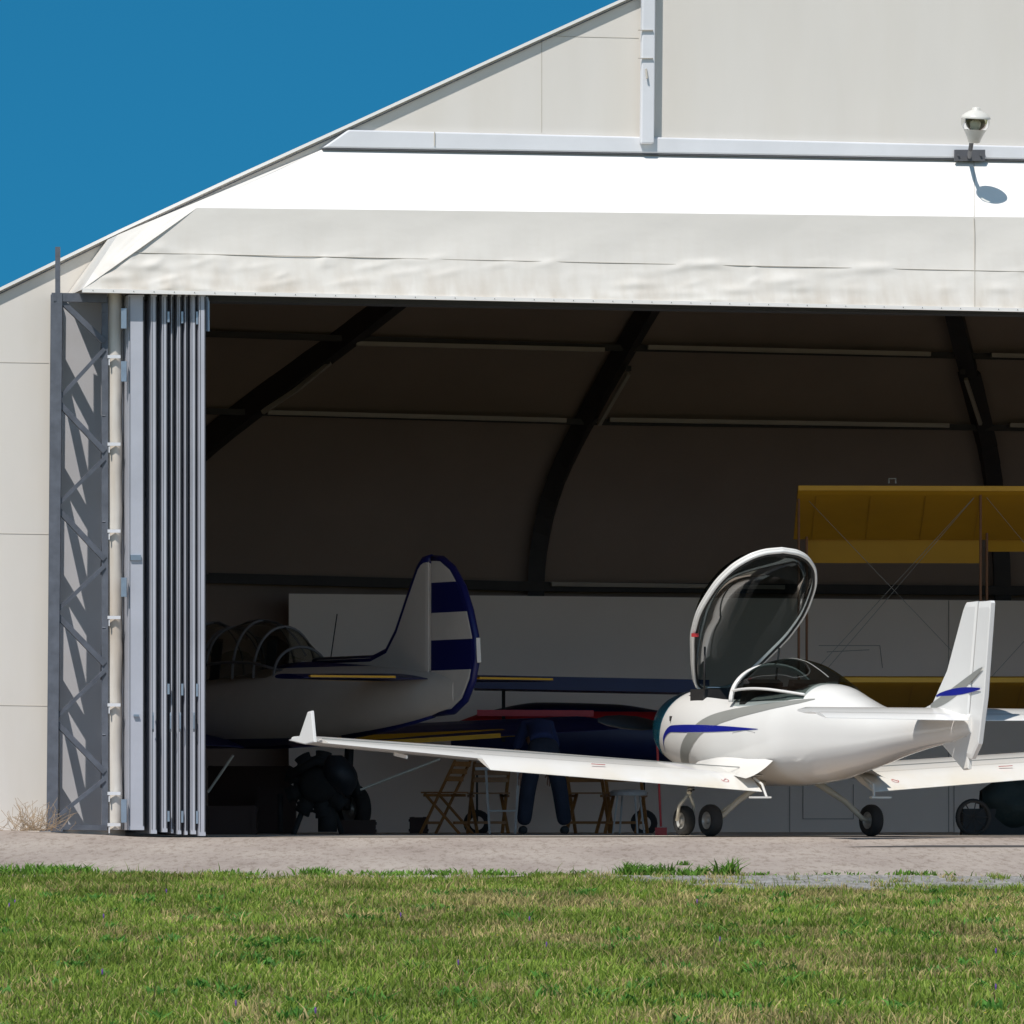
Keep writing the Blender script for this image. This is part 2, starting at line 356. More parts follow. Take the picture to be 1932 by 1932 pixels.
for i,(u0,u1,n0,vb) in enumerate(us):
    nxt=us[i+1][0] if i<7 else u1
    jobs=[(u0,u1,bl,n0,.95)]
    if i<7: jobs.append((u1,nxt,bd,n0-.5,.4))
    for (a,bq,mm,nf_,dp) in jobs:
        vt=556
        pts=[FP(a,vb,nf_),FP(bq,vb,nf_),FP(bq,vt,nf_),FP(a,vt,nf_)]
        bk=[p-N*dp for p in pts]
        mm.add(pts+bk,[[0,1,2,3],[7,6,5,4],[0,4,5,1],[1,5,6,2],[2,6,7,3],[3,7,4,0]])
    if i in (2,4,6):
        for v in (588,1290,1530): bh.beam(FP(u1+2,v,n0+.012),FP(u1+2,v+18+i,n0+.012),.025,.02)
    bd.beam(FP(u0+2,560,n0+.002),FP(u0+2,vb-8,n0+.002),.006,.004)
    bd.beam(FP(u1-1.2,560,n0+.002),FP(u1-1.2,vb-8,n0+.002),.006,.010)
for v,hh in ((582,38),(682,38),(1090,36),(1508,44)): bh.beam(FP(234,v,.52),FP(234,v+hh,.52),.07,.05)
bh.beam(FP(246,1052,.51),FP(266,1052,.51),.02,.05);bh.beam(FP(252,1350,.51),FP(262,1350,.51),.03,.02)
for u in (289,322,340,366):
    bh.tube([FP(u,1345,.54),FP(u,1350,.57),FP(u,1375,.57),FP(u,1380,.54)],.008,6)
bh.tube([FP(389,560,.5),FP(392,570,.5),FP(392,625,.5)],.02,6)
bl.out('folding_door_leaves',PANL,H);bd.out('folding_door_gaskets',PAND,H);bh.out('door_hinges',HING,H)
# ---- interior shell
def nsh(z): return -15.0 if z<3.2 else -15+((z-3.2)/5.5)**2*9
def shell(u,v,off=0):
    n=-14.
    for _ in range(25):
        p=FP(u,v,n+off);n=nsh(p.z)
    return FP(u,v,n+off)
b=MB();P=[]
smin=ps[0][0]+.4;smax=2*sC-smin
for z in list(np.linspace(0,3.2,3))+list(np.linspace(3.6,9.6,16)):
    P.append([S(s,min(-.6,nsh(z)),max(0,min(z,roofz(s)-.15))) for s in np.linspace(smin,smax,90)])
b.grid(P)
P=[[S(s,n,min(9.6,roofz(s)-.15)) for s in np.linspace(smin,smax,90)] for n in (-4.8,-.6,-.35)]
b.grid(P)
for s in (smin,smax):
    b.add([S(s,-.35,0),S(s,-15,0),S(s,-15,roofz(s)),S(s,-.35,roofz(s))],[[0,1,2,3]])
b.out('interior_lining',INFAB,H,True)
mk('hangar_floor',[S(smin,-.3,.002),S(smax,-.3,.002),S(smax,-17,.002),S(smin,-17,.002)],[[0,1,2,3]],FLOOR,H)
b=MB()
def rib(pts,w,dp):
    order=sorted(pts,key=lambda p:p[1]);V_=[p[1] for p in order];U_=[p[0] for p in order]
    q=[shell(interp(V_,U_,v),v,.12) for v in np.linspace(V_[-1],V_[0],34)]
    for i in range(len(q)-1): b.beam(q[i],q[i+1]+(q[i+1]-q[i]).normalized()*.01,w,dp,up=(0,-1,.3))
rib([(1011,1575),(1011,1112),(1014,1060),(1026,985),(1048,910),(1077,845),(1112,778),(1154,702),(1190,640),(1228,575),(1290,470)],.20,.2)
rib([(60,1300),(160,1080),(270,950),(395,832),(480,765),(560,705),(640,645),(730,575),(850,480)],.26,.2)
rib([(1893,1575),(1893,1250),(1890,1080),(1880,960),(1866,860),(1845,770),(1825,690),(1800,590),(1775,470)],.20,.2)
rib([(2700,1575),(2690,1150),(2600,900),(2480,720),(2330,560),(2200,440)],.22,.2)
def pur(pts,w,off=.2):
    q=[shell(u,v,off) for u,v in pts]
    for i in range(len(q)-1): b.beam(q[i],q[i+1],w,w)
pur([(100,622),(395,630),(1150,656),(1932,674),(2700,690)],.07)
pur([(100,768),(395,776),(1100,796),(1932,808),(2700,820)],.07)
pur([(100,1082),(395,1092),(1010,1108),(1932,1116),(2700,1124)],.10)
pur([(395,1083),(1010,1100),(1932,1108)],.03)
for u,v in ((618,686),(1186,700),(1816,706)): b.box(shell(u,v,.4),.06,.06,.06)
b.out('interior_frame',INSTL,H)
b=MB()
for u0,v0,u1,v1 in ((672,648,1140,660),(1222,655,1755,668),(1870,670,2300,680),(505,778,1068,793),(1150,792,1790,803),(1905,802,2300,812),(1040,1102,1480,1108)):
    b.beam(shell(u0,v0,.3),shell(u1,v1,.3),.06,.05)
q=[shell(u,v,.35) for u,v in ((495,778),(560,735),(622,684))];b.beam(q[0],q[1],.05);b.beam(q[1],q[2],.05)
b.beam(shell(1130,800,.35),shell(1185,705,.35),.05);b.beam(shell(1850,800,.35),shell(1822,715,.35),.04)
b.out('light_tube_fixtures',INTUBE,H)
p0=FP(545,1120,-14.2);p1=FP(1790,1133,-14.2);p2=FP(2600,1140,-14.2)
def dwn(p): return Vector((p.x,p.y,0))
mk('interior_partition',[p0,p2,dwn(p2),dwn(p0)],[[0,1,2,3]],INWALL,H)
b=MB()
q=lambda u,v:FP(u,v,-14.19)
for l in (((1790,1133),(1790,1575)),((1490,1480),(1490,1575)),((1545,1218),(1660,1218)),((1660,1218),(1665,1260)),((1515,1480),(1515,1545)),((1515,1545),(1610,1545)),((1610,1480),(1610,1545)),((1560,1230),(1640,1226)),((1800,1480),(1800,1575))):
    b.beam(q(*l[0]),q(*l[1]),.008,.008)
b.out('partition_joints',mat('partition_joint',(.38,.34,.31),.7),H)
# ---------------------------------------------------------------- wall lamp
base=FP(1828,292,-.2)
Lm=empty('wall_lamp',base)
b=MB();pl=[FP(1800,304,-.2),FP(1857,304,-.2),FP(1857,283,-.2),FP(1800,283,-.2)];b.add(pl+[p+N*.03 for p in pl],[[0,1,2,3],[7,6,5,4],[0,4,5,1],[1,5,6,2],[2,6,7,3],[3,7,4,0]])
for u in (1808,1850): b.rev(FP(u,293,-.17),N,[(0,.012),(.015,.012),(.016,0)],8)
b.tube([FP(1829,296,-.17),FP(1829,292,.1),FP(1831,282,.3),FP(1834,262,.42)],.022,8);b.out('bracket',EDGE,Lm,False)
c=FP(1840,235,.5);up=Vector((.06,-.12,1)).normalized()
LW=mat('lamp_white',(.64,.62,.57),.35)
b=MB();b.rev(c,up,[(-.18,.045),(-.175,.055),(-.12,.075),(-.07,.10),(-.05,.112)],24);b.rev(c,up,[(.055,.142),(.065,.145),(.085,.132),(.11,.10),(.13,.065),(.14,.042),(.16,.04),(.165,.03),(.17,0)],24);b.out('housing',LW,Lm,True)
b=MB();b.rev(c,up,[(-.05,.11),(-.02,.132),(.02,.14),(.06,.138)],28);b.out('lens',glassmat('lamp_lens',(.8,.8,.74),.8),Lm,True)
b=MB();b.rev(c+up*.0,up,[(-.07,.02),(-.03,.05),(.02,.055),(.045,.03),(.05,0)],20);b.out('bulb',mat('lamp_bulb',(.75,.72,.62),.3),Lm,True)
b=MB();b.rev(c-N*.03,N+up*.15,[(-.05,.02),(-.02,.09),(.01,.115)],24);b.out('reflector',mat('lamp_reflector',(.42,.40,.34),.3,metal=.6),Lm,True)
# ---------------------------------------------------------------- generic aircraft pieces
class Fr:
    def __init__(s,org,ang):
        t=math.radians(ang);s.o=Vector(org);s.F=Vector((-math.sin(t),math.cos(t),0));s.L=Vector((-math.cos(t),-math.sin(t),0))
    def __call__(s,a,l,z): return s.o+s.F*a+s.L*l+Vector((0,0,z))
def sect(tab,a,i): return interp([r[0] for r in tab],[r[i] for r in tab],a)
def surf_l(tab,a,z,ex=2.3):
    hw=sect(tab,a,1);zt_=sect(tab,a,2);zb=sect(tab,a,3);c=(zt_+zb)/2;h=(zt_-zb)/2
    t=min(.999,abs((z-c)/h));return hw*(1-t**ex)**(1/ex)
def spt(fr,tab,a,t,ex=2.3,g=0):
    hw=sect(tab,a,1)+g;zt_=sect(tab,a,2)+g;zb=sect(tab,a,3)-g;c=(zt_+zb)/2;h=(zt_-zb)/2
    x=math.copysign(abs(math.cos(t))**(2/ex),math.cos(t));y=math.copysign(abs(math.sin(t))**(2/ex),math.sin(t));return fr(a,hw*x,c+h*y)
def loft(fr,tab,na=90,nr=40,ex=2.3,skip=None):
    b=MB();lo=min(r[0] for r in tab);hi=max(r[0] for r in tab);V=[];F=[]
    for i in range(na+1):
        a=lo+(hi-lo)*i/na
        for k in range(nr): V.append(spt(fr,tab,a,2*math.pi*k/nr,ex))
    for i in range(na):
        am=lo+(hi-lo)*(i+.5)/na
        for k in range(nr):
            t=2*math.pi*(k+.5)/nr
            if skip and skip(am,t): continue
            F.append([i*nr+k,i*nr+(k+1)%nr,(i+1)*nr+(k+1)%nr,(i+1)*nr+k])
    F.append(list(range(nr)));F.append([na*nr+k for k in range(nr)][::-1]);b.add(V,F);return b
def wing(fr,st,b=None):
    b=b or MB();xs_=[0,.01,.04,.1,.2,.35,.5,.7,.88,1.];V=[];F=[]
    def yt(x): return 5*(.2969*x**.5-.126*x-.3516*x*x+.2843*x**3-.1015*x**4)
    for (l,aL,zL,aT,zT,t) in st:
        up_=[fr(aL+(aT-aL)*x,l,zL+(zT-zL)*x+yt(x)*t+.25*t*math.sin(math.pi*x)*.6+.002) for x in xs_]
        dn=[fr(aL+(aT-aL)*x,l,zL+(zT-zL)*x-yt(x)*t*.8+.25*t*math.sin(math.pi*x)*.3-.002) for x in xs_[::-1]]
        V+=up_+dn
    m=2*len(xs_)
    for i in range(len(st)-1):
        for k in range(m): F.append([i*m+k,i*m+(k+1)%m,(i+1)*m+(k+1)%m,(i+1)*m+k])
    F.append(list(range(m)));F.append([(len(st)-1)*m+k for k in range(m)][::-1]);b.add(V,F);return b
def plate(fr,poly,th,b=None,l0=0):
    b=b or MB();n=len(poly);V=[];ca=sum(p[0] for p in poly)/n;cz=sum(p[1] for p in poly)/n
    for sg,sc_ in ((-.5,.93),(-.35,1.0),(.35,1.0),(.5,.93)):
        for a,z in poly: V.append(fr(ca+(a-ca)*(sc_ if abs(sg)==.5 else 1),l0+sg*th,cz+(z-cz)*(sc_ if abs(sg)==.5 else 1)))
    F=[list(range(n)),[3*n+i for i in range(n)][::-1]]
    for r in range(3):
        for i in range(n): F.append([r*n+i,r*n+(i+1)%n,(r+1)*n+(i+1)%n,(r+1)*n+i])
    b.add(V,F);return b
def wheel(fr,a,l,r,w,par,z=None):
    z=r if z is None else z
    b=MB();b.rev(fr(a,l,z),fr.L,[(-w*.35,r*.52),(-w*.5,r*.7),(-w*.48,r*.88),(-w*.25,r*.985),(0,r),(w*.25,r*.985),(w*.48,r*.88),(w*.5,r*.7),(w*.35,r*.52)],32);b.out('tyre',TYRE,par,True)
    b=MB();b.rev(fr(a,l,z),fr.L,[(-w*.42,0),(-w*.42,r*.2),(-w*.25,r*.25),(-w*.25,r*.42),(-w*.4,r*.54),(w*.4,r*.54),(w*.25,r*.42),(w*.25,r*.25),(w*.42,r*.2),(w*.42,0)],24);b.out('hub',HUB,par)
def smth(o,ang=40):
    for p in o.data.polygons: p.use_smooth=True
    try:
        o.data.set_sharp_from_angle(angle=math.radians(ang))
    except Exception: pass
# ---------------------------------------------------------------- light airplane (foreground)
fr=Fr((2.70,61.45,0),28);A=empty('light_airplane',fr.o)
T=[(2.30,.20,1.24,.86),(2.2,.30,1.32,.80),(1.9,.42,1.42,.68),(1.5,.50,1.46,.58),(1.0,.55,1.44,.52),(.5,.57,1.41,.49),(0,.57,1.41,.485),(-.4,.54,1.43,.50),(-.65,.47,1.47,.52),(-.85,.42,1.45,.54),(-1.2,.34,1.35,.60),(-1.6,.27,1.24,.67),(-2.0,.22,1.18,.75),(-2.5,.16,1.165,.83),(-3.0,.11,1.16,.89),(-3.3,.06,1.14,.95)]
def skip(a,t): return (.36<a<1.42 and math.sin(t)>.80) 
o=loft(fr,T,110,48,2.3,skip).out('fuselage',GEL,A);smth(o,50)
b=MB();P=[]
for i in range(16):
    k=i/15;row=[]
    for j in range(49):
        t=2*math.pi*j/48;a0=1.80-.24*math.sin(t);a=a0+(2.30-a0)*k;row.append(spt(fr,T,a,t,2.3,.004))
    P.append(row)
b.grid(P);b.add(P[-1][:-1],[list(range(48))]);o=b.out('nose_bowl',TEAL,A);smth(o,50)
o=loft(fr,[(1.6,.45,1.36,.66),(1.0,.52,1.30,.58),(.4,.53,1.28,.56),(-.5,.48,1.28,.6)],20,24,2.3,lambda a,t:math.sin(t)>.9).out('cockpit_liner',DARK,A)
b=MB()
b.beam(fr(1.15,-.4,1.36),fr(1.15,.4,1.36),.25,.16)
for l in (-.25,.25):
    b.beam(fr(.35,l,.9),fr(.1,l,1.5),.38,.1,up=fr.F);
b.out('seats_panel',DARK,A)
D=[(.36,.47,1.655),(.2,.48,1.70),(.0,.475,1.72),(-.25,.46,1.69),(-.5,.42,1.61),(-.80,.34,1.48)]
def dome(a,th,zb=1.30,ex=2.1,g=0):
    hw=interp([d[0] for d in D],[d[1] for d in D],a)+g;zt_=interp([d[0] for d in D],[d[2] for d in D],a)+g
    x=math.copysign(abs(math.cos(th))**(2/ex),math.cos(th));y=abs(math.sin(th))**(2/ex);return fr(a,hw*x,zb+(zt_-zb)*y)
b=MB();b.grid([[dome(a,t) for t in np.linspace(0,math.pi,49)] for a in np.linspace(.36,-.80,36)]);b.out('rear_glazing',GLASS,A,True)
b=MB()
def arc(a,r,g=.004): b.tube([dome(a,t,g=g) for t in np.linspace(0,math.pi,41)],r,8)
arc(.36,.018);arc(.335,.014)
b.tube([dome(a,math.radians(16),g=.003) for a in np.linspace(.36,-.80,20)],.014,8);b.tube([dome(a,math.radians(164),g=.003) for a in np.linspace(.36,-.80,20)],.014,8)
b.out('glazing_frame',GEL,A,True)
b=MB();b.tube([dome(a,math.radians(90),g=.0) for a in np.linspace(.36,-.7,12)],.005,6);b.out('glazing_strut',GRYV,A)
b=MB();b.add([fr(.3,.42,1.43),fr(.3,-.42,1.43),fr(-.7,-.3,1.44),fr(-.7,.3,1.44)],[[0,1,2,3]]);b.out('parcel_deck',DARK,A)
Hh=Vector((1.50,1.44));Tt=Vector((.16,2.76));dd=Tt-Hh;nrm=Vector((-dd.y,dd.x)).normalized()*-1
wp=([0,.03,.1,.25,.42,.57,.73,.86,.94,.985,1],[.14,.22,.30,.43,.55,.59,.56,.47,.34,.18,0.0]);bp_=([0,.1,.35,.6,.85,1],[0.02,.12,.32,.40,.27,0.0])
def can(p,th,g=0):
    w=interp(*wp,p);h=interp(*bp_,p);q=Hh+dd*p+nrm*(h*math.cos(th)+g);return fr(q.x,w*math.sin(th),q.y)
pg=np.sin(np.linspace(0,math.pi/2,60))
b=MB();b.grid([[can(p,t) for t in np.linspace(-math.pi/2,math.pi/2,37)] for p in pg]);b.out('canopy_bubble',GLASS,A,True)
rim=[can(p,math.pi/2) for p in pg]+[can(p,-math.pi/2) for p in pg[::-1][1:]]
nv=fr.F*nrm.x+Vector((0,0,nrm.y))
b=MB();b.tube(rim+[rim[0]],.020,8,False);b.tube([p+nv*.035 for p in rim+[rim[0]]],.018,8,False);b.out('canopy_frame',GEL,A,True)
b=MB();cen=fr((Hh+dd*.55).x,0,(Hh+dd*.55).y);b.tube([p+(cen-p).normalized()*.024-nv*.012 for p in rim+[rim[0]]],.013,6,False)
b.beam(fr((Hh+dd*.97).x,-.05,(Hh+dd*.97).y),fr((Hh+dd*.97).x,.05,(Hh+dd*.97).y),.035,.035)
b.tube([fr(1.0,.4,1.42),fr(.95,.42,1.85)],.010);b.tube([fr(1.0,-.4,1.42),fr(.95,-.42,1.85)],.010)
b.out('canopy_seal',DARK,A,True)
b=MB();q=can(.42,math.pi/2);b.box(q-nv*.03+Vector((0,0,-.03)),.07,.02,.035,.4);b.out('warning_tag',RED,A)
def decal(name,curve,wfn,mt,side=1,n=40):
    P=[]
    for i in range(n+1):
        t=i/n;a=interp([c[0] for c in curve],[c[1] for c in curve],t);z=interp([c[0] for c in curve],[c[2] for c in curve],t);w=wfn(t)
        row=[]
        for k in range(7):
            zz=z+w*(k/6-.5);row.append(fr(a,side*(surf_l(T,a,zz)+.004),zz))
        P.append(row)
    b=MB();b.grid(P);b.out(name,mt,A,True)
for sd in (1,-1):
    decal('blue_stripe',[(0,1.74,.84),(.06,1.70,.95),(.22,1.45,1.055),(1,-.3,1.03)],lambda t:.004+.07*math.sin(math.pi*min(1,t*.85+.15))**.9,BLUE,sd)
    decal('grey_swoosh',[(0,1.40,.62),(.2,1.12,.88),(.5,.6,1.12),(1,-.95,1.31)],lambda t:.008+.21*(1-t)**.7,GRYV,sd)
def pan(pts): b.tube([fr(a,surf_l(T,a,z)+.001,z) for a,z in pts],.002,4)
b=MB();pan([(.15,.72),(.15,1.0),(-.1,1.02),(-.25,1.0),(-.25,.74),(.15,.72)])
b.out('panel_lines',mat('panel_gap',(.35,.35,.35),.6),A)
b=MB();b.box(fr(1.50,surf_l(T,1.50,1.15)+.003,1.13),.03,.012,.05,.5);b.out('fuel_drain',DARK,A)
b=MB();b.rev(fr(2.3,0,1.06),fr.F,[(0,.19),(.06,.17),(.14,.13),(.22,.08),(.27,.03),(.28,0)],28);b.out('spinner',TEAL,A,True)
b=MB()
for sg in (1,-1):
    P=[]
    for t,c,tw in ((.08,.05,60),(.2,.08,48),(.35,.09,36),(.55,.08,28),(.72,.055,22),(.82,.02,20)):
        tw=math.radians(tw);row=[]
        for k in range(13):
            x=math.cos(2*math.pi*k/12)*c;y=math.sin(2*math.pi*k/12)*c*.16
            row.append(fr(2.40+(x*math.sin(tw)*sg+y*math.cos(tw)),sg*t,1.10+.06*t+x*math.cos(tw)-y*math.sin(tw)))
        P.append(row)
    b.grid(P)
b.out('propeller',PROP,A,True)
for sd in (1,-1):
    o=wing(fr,[(sd*.35,.95,.60,-.12,.585,.17),(sd*.7,.85,.60,-.15,.59,.155),(sd*3.0,.66,.76,-.10,.74,.13),(sd*4.9,.48,.885,-.05,.87,.09),(sd*5.15,.40,.905,-.05,.89,.07),(sd*5.25,.25,.92,-.08,.91,.03)]).out('wing',GEL,A);smth(o,50)
    o=wing(fr,[(sd*.62,-.125,.60,-.50,.43,.06),(sd*3.50,-.095,.775,-.40,.63,.045)]).out('flap',GEL,A);smth(o,50)
    o=wing(fr,[(sd*3.56,-.095,.785,-.36,.735,.045),(sd*5.12,-.055,.895,-.27,.87,.03)]).out('aileron',GEL,A);smth(o,50)
    b=MB();b.beam(fr(-.118,sd*.65,.665),fr(-.088,sd*5.1,.915),.012,.01);b.out('flap_gap',GRYV,A)
    pl=[(.25,.90),(.02,.93),(-.16,1.16),(-.24,1.17),(-.30,.88),(-.1,.86)]
    o=plate(fr,pl,.03,MB(),l0=sd*5.27).out('winglet',GEL,A)
    b=MB()
    for l in (1.2,2.2,3.3,4.3):
        z=.59+.32*(l-.5)/4.75;b.beam(fr(0,sd*l,z-.07),fr(-.25,sd*l,z-.10),.02,.03)
    o=b.out('hinge_brackets',GEL,A)
    b=MB();b.grid([[fr(a,sd*(.50+.30*k),interp([-.55,-.2,.4,1.0],[.62,.66,.70,.62],a)-(.05+.02)*k+.10*(1-k)**2) for k in np.linspace(0,1,8)] for a in np.linspace(.95,-.5,16)]);b.out('root_fairing',GEL,A,True)
    b=MB()
    cc=fr(-.36,sd*.95,.530);ax=(Vector((0,0,1))*.9-fr.F*.42).normalized();b.rev(cc,ax,[(.012,.032),(.012,.038)],20);b.beam(fr(-.345,sd*.93,.552),fr(-.375,sd*.97,.538),.005,.004);b.out('no_step_mark',RED,A)
    b=MB();b.beam(fr(-.26,sd*2.2,.682),fr(-.27,sd*2.35,.69),.012,.006);b.out('red_index',RED,A)
    b=MB();b.tube([fr(-.35,sd*.62,.56),fr(-.5,sd*.62,.50),fr(-.55,sd*.60,.38)],.012);b.beam(fr(-.55,sd*.56,.375),fr(-.55,sd*.78,.375),.05,.018);b.out('boarding_step',GEL,A)
fin=[(-2.35,1.15),(-2.62,1.22),(-2.9,1.55),(-3.20,2.14),(-3.23,2.165),(-3.42,2.17),(-3.26,1.1),(-3.2,.95),(-3.0,.88)]
o=plate(fr,fin,.085).out('fin',GEL,A);smth(o,25)
rud=[(-3.43,2.165),(-3.62,2.17),(-3.635,2.15),(-3.52,1.3),(-3.42,.86),(-3.3,.72),(-3.2,.74),(-3.215,.95),(-3.27,1.1)]
o=plate(fr,rud,.06).out('rudder',GEL,A);smth(o,25)
o=plate(fr,[(-2.75,.88),(-3.15,.62),(-3.24,.63),(-3.24,.93),(-3.0,.95)],.045).out('ventral_fin',GEL,A)
for sd in (1,-1):
    o=wing(fr,[(sd*.03,-2.55,1.155,-3.12,1.13,.085),(sd*1.5,-2.72,1.165,-3.12,1.14,.06),(sd*1.60,-2.82,1.165,-3.10,1.145,.03)]).out('stabilizer',GEL,A);smth(o,50)
    o=wing(fr,[(sd*.09,-3.13,1.13,-3.35,1.075,.035),(sd*1.58,-3.12,1.14,-3.30,1.09,.028)]).out('elevator',GEL,A);smth(o,50)
    P=[]
    for t in np.linspace(0,1,14):
        a=-2.72-.76*t;z=1.31+.045*math.sqrt(t)+.01*t;w=.008+.025*math.sin(math.pi*t)
        P.append([fr(a,sd*.0455,z-w),fr(a,sd*.0455,z+w)])
    b=MB();b.grid(P);b.out('fin_blue_stripe',BLUE,A)
    b=MB();b.grid([[fr(-2.62-.9*t,sd*.0449,1.22+.33*t**1.7+.0-.03*(1-t)),fr(-2.62-.9*t,sd*.0449,1.235+.33*t**1.7+.07*math.sin(math.pi*t)**.7)] for t in np.linspace(0,1,16)]);b.out('fin_grey_swoosh',GRYV,A)
wheel(fr,0,.9,.155,.12,A);wheel(fr,0,-.9,.155,.12,A);wheel(fr,2.1,0,.150,.11,A)
b=MB()
for sd in (1,-1):
    b.tube([fr(.02,sd*.3,.52),fr(.0,sd*.6,.34),fr(0,sd*.80,.17),fr(0,sd*.9,.155)],[.035,.028,.024,.02],10)
    b.tube([fr(.0,sd*.62,.33),fr(.02,sd*.77,.24)],.015)
b.tube([fr(1.9,0,.75),fr(2.0,0,.42)],.028,10);b.tube([fr(2.0,0,.42),fr(2.05,.085,.30),fr(2.1,.085,.15)],.016);b.tube([fr(2.0,0,.42),fr(2.05,-.085,.30),fr(2.1,-.085,.15)],.016)
b.out('gear_legs',LEG,A,True)
b=MB();b.tube([fr(1.95,0,.44)]+[fr(1.96+.035*math.cos(k*.9),.035*math.sin(k*.9),.44+.004*k) for k in range(50)],.007,5);b.out('nose_spring',DARK,A)
# ---------------------------------------------------------------- trainer airplane in hangar
fy=Fr((-.38,64.5,0),32);Y=empty('trainer_airplane',fy.o)
TY=[(.35,.05,1.62,1.30),(.8,.13,1.68,1.22),(1.6,.25,1.74,1.12),(2.6,.36,1.80,1.04),(3.4,.43,1.83,.98),(4.5,.48,1.72,.94),(5.5,.50,1.66,.94),(6.5,.50,1.6,.94),(7.2,.46,1.52,.96),(7.4,.38,1.48,1.0)]
YF=mat('trainer_fuselage',(.68,.60,.52),.45,ns=1.5,amt=.12);bands(YF,NAVY,[(1.87,.11),(.96,.06)])
o=loft(fy,TY,70,36,2.2).out('fuselage',YF,Y);smth(o,50)
YR=mat('trainer_rudder',(.76,.68,.60),.45,amt=.1);bands(YR,NAVY,[(2.43,.155),(1.84,.155)])
rp=[(.80,2.83),(.62,2.82),(.42,2.72),(.22,2.52),(.08,2.28),(-.02,2.02),(-.04,1.80),(.03,1.58),(.18,1.38),(.40,1.27),(.81,1.25)]
plate(fy,rp,.08).out('rudder',YR,Y)
fp_=[(.83,1.3),(.83,2.83),(.95,2.82),(1.05,2.74),(1.25,2.45),(1.48,2.1),(1.68,1.90),(2.0,1.82),(3.2,1.82),(3.2,1.6)]
plate(fy,fp_,.09).out('fin',YAKW,Y)
b=MB();b.tube([fy(a,0,z) for a,z in rp],.04,8);b.tube([fy(a,0,z) for a,z in fp_[1:9]],.052,8);b.tube([fy(a,0,z) for a,z in ((.8,1.24),(1.6,1.12),(2.6,1.03))],.04);b.out('navy_edging',NAVYM,Y,True)
b=MB();b.beam(fy(-.09,0,1.75),fy(-.07,0,2.0),.05,.04);b.tube([fy(.82,.05,1.3),fy(.82,.05,2.8)],.006);b.out('trim_tab',YAKW,Y)
for sd in (1,-1):
    wing(fy,[(sd*.1,1.65,1.62,.75,1.60,.08),(sd*1.5,1.45,1.62,.85,1.60,.05)]).out('tailplane',NAVYM,Y)
    b=MB();b.beam(fy(.74,sd*.5,1.615),fy(.83,sd*1.45,1.615),.05,.022);b.add([fy(1.3,sd*.35,1.575),fy(.95,sd*.35,1.57),fy(.98,sd*1.4,1.583),fy(1.2,sd*1.4,1.587)],[[0,1,2,3]]);b.out('tailplane_stripe',YEL,Y)
    wing(fy,[(sd*.3,5.9,1.03,4.2,.93,.2),(sd*4.6,5.5,1.27,4.4,1.16,.12),(sd*4.8,5.3,1.28,4.6,1.2,.05)]).out('wing',NAVYM,Y)
    b=MB();b.add([fy(4.22,sd*1.0,.955),fy(4.35,sd*3.4,1.08),fy(4.6,sd*3.2,1.155),fy(4.5,sd*1.0,1.06)],[[0,1,2,3]]);b.beam(fy(4.18,sd*1,.965),fy(4.33,sd*3.0,1.08),.02,.05);b.out('wing_stripe',YEL,Y)
    wheel(fy,4.6,sd*1.3,.27,.16,Y);
    b=MB();b.tube([fy(4.7,sd*1.3,.95),fy(4.6,sd*1.2,.27)],.05);b.out('gear_leg',DARK,Y)
wheel(fy,7.0,0,.22,.14,Y)
b=MB();b.rev(fy(7.3,0,1.25),fy.F,[(0,.36),(.2,.4),(.7,.42),(.9,.38),(.95,.2),(1.15,.1),(1.25,0)],28);b.out('engine_cowl',NAVYM,Y,True)
DY=[(3.35,.25,1.84),(3.6,.36,2.06),(4.0,.38,2.25),(4.5,.38,2.29),(5.0,.38,2.22),(5.3,.38,2.29),(5.7,.36,2.24),(6.1,.3,1.85)]
def dy(a,th,g=0):
    hw=interp([d[0] for d in DY],[d[1] for d in DY],a)+g;z=interp([d[0] for d in DY],[d[2] for d in DY],a)+g;return fy(a,hw*math.cos(th),1.66+(z-1.66)*math.sin(th)**.9)
b=MB();b.grid([[dy(a,t) for t in np.linspace(0,math.pi,21)] for a in np.linspace(3.35,6.1,30)]);b.out('canopy_glass',GLASSI,Y,True)
b=MB()
for a in (3.5,3.85,4.3,4.9,5.0,5.4,5.9): b.tube([dy(a,t,.01) for t in np.linspace(0,math.pi,21)],.016,6)
b.tube([dy(a,.25,.01) for a in np.linspace(3.4,6.1,14)],.016,6);b.tube([dy(a,math.pi/2,.01) for a in np.linspace(3.4,6.1,14)],.01,6)
b.out('canopy_frames',mat('canopy_frame_grey',(.16,.15,.15),.5),Y)
b=MB();b.beam(fy(4.2,0,1.6),fy(4.1,0,2.1),.3,.1);b.beam(fy(5.4,0,1.6),fy(5.3,0,2.1),.3,.1);b.tube([fy(2.9,0,1.8),fy(2.75,0,2.32)],.006);b.out('seats_antenna',DARK,Y)
# ---------------------------------------------------------------- blue airplane (far)
Bp=empty('blue_airplane',W(1100,1579,72.5));DBL=mat('dark_blue_paint',(.010,.024,.12),.45,amt=.2)
def WB(u,v,d=72.5): return W(u,v,d)
TB=[(0,.1,1.35,1.0),(.5,.3,1.5,.80),(1.2,.42,1.6,.78),(2.2,.42,1.58,.78),(3.2,.3,1.45,.82),(4.6,.1,1.35,1.05)]
TB=[(-r[0]*.85,r[1],r[2]-.1,r[3]) for r in TB]
fX=Fr((WB(850,1500).x,73.0,0),90)
BM=mat('blue_fuselage',(.010,.022,.10),.45,amt=.2);bands(BM,(.62,.02,.03),[(1.34,.05)])
loft(fX,TB[::-1],40,28,2.2).out('fuselage',BM,Bp,True)
o=MB();p=WB(895,1275,72.2);q=WB(1335,1284,72.2)
o.beam(p+Vector((0,0,-.08)),q+Vector((0,0,-.08)),1.3,.15);o.out('wing',DBL,Bp)
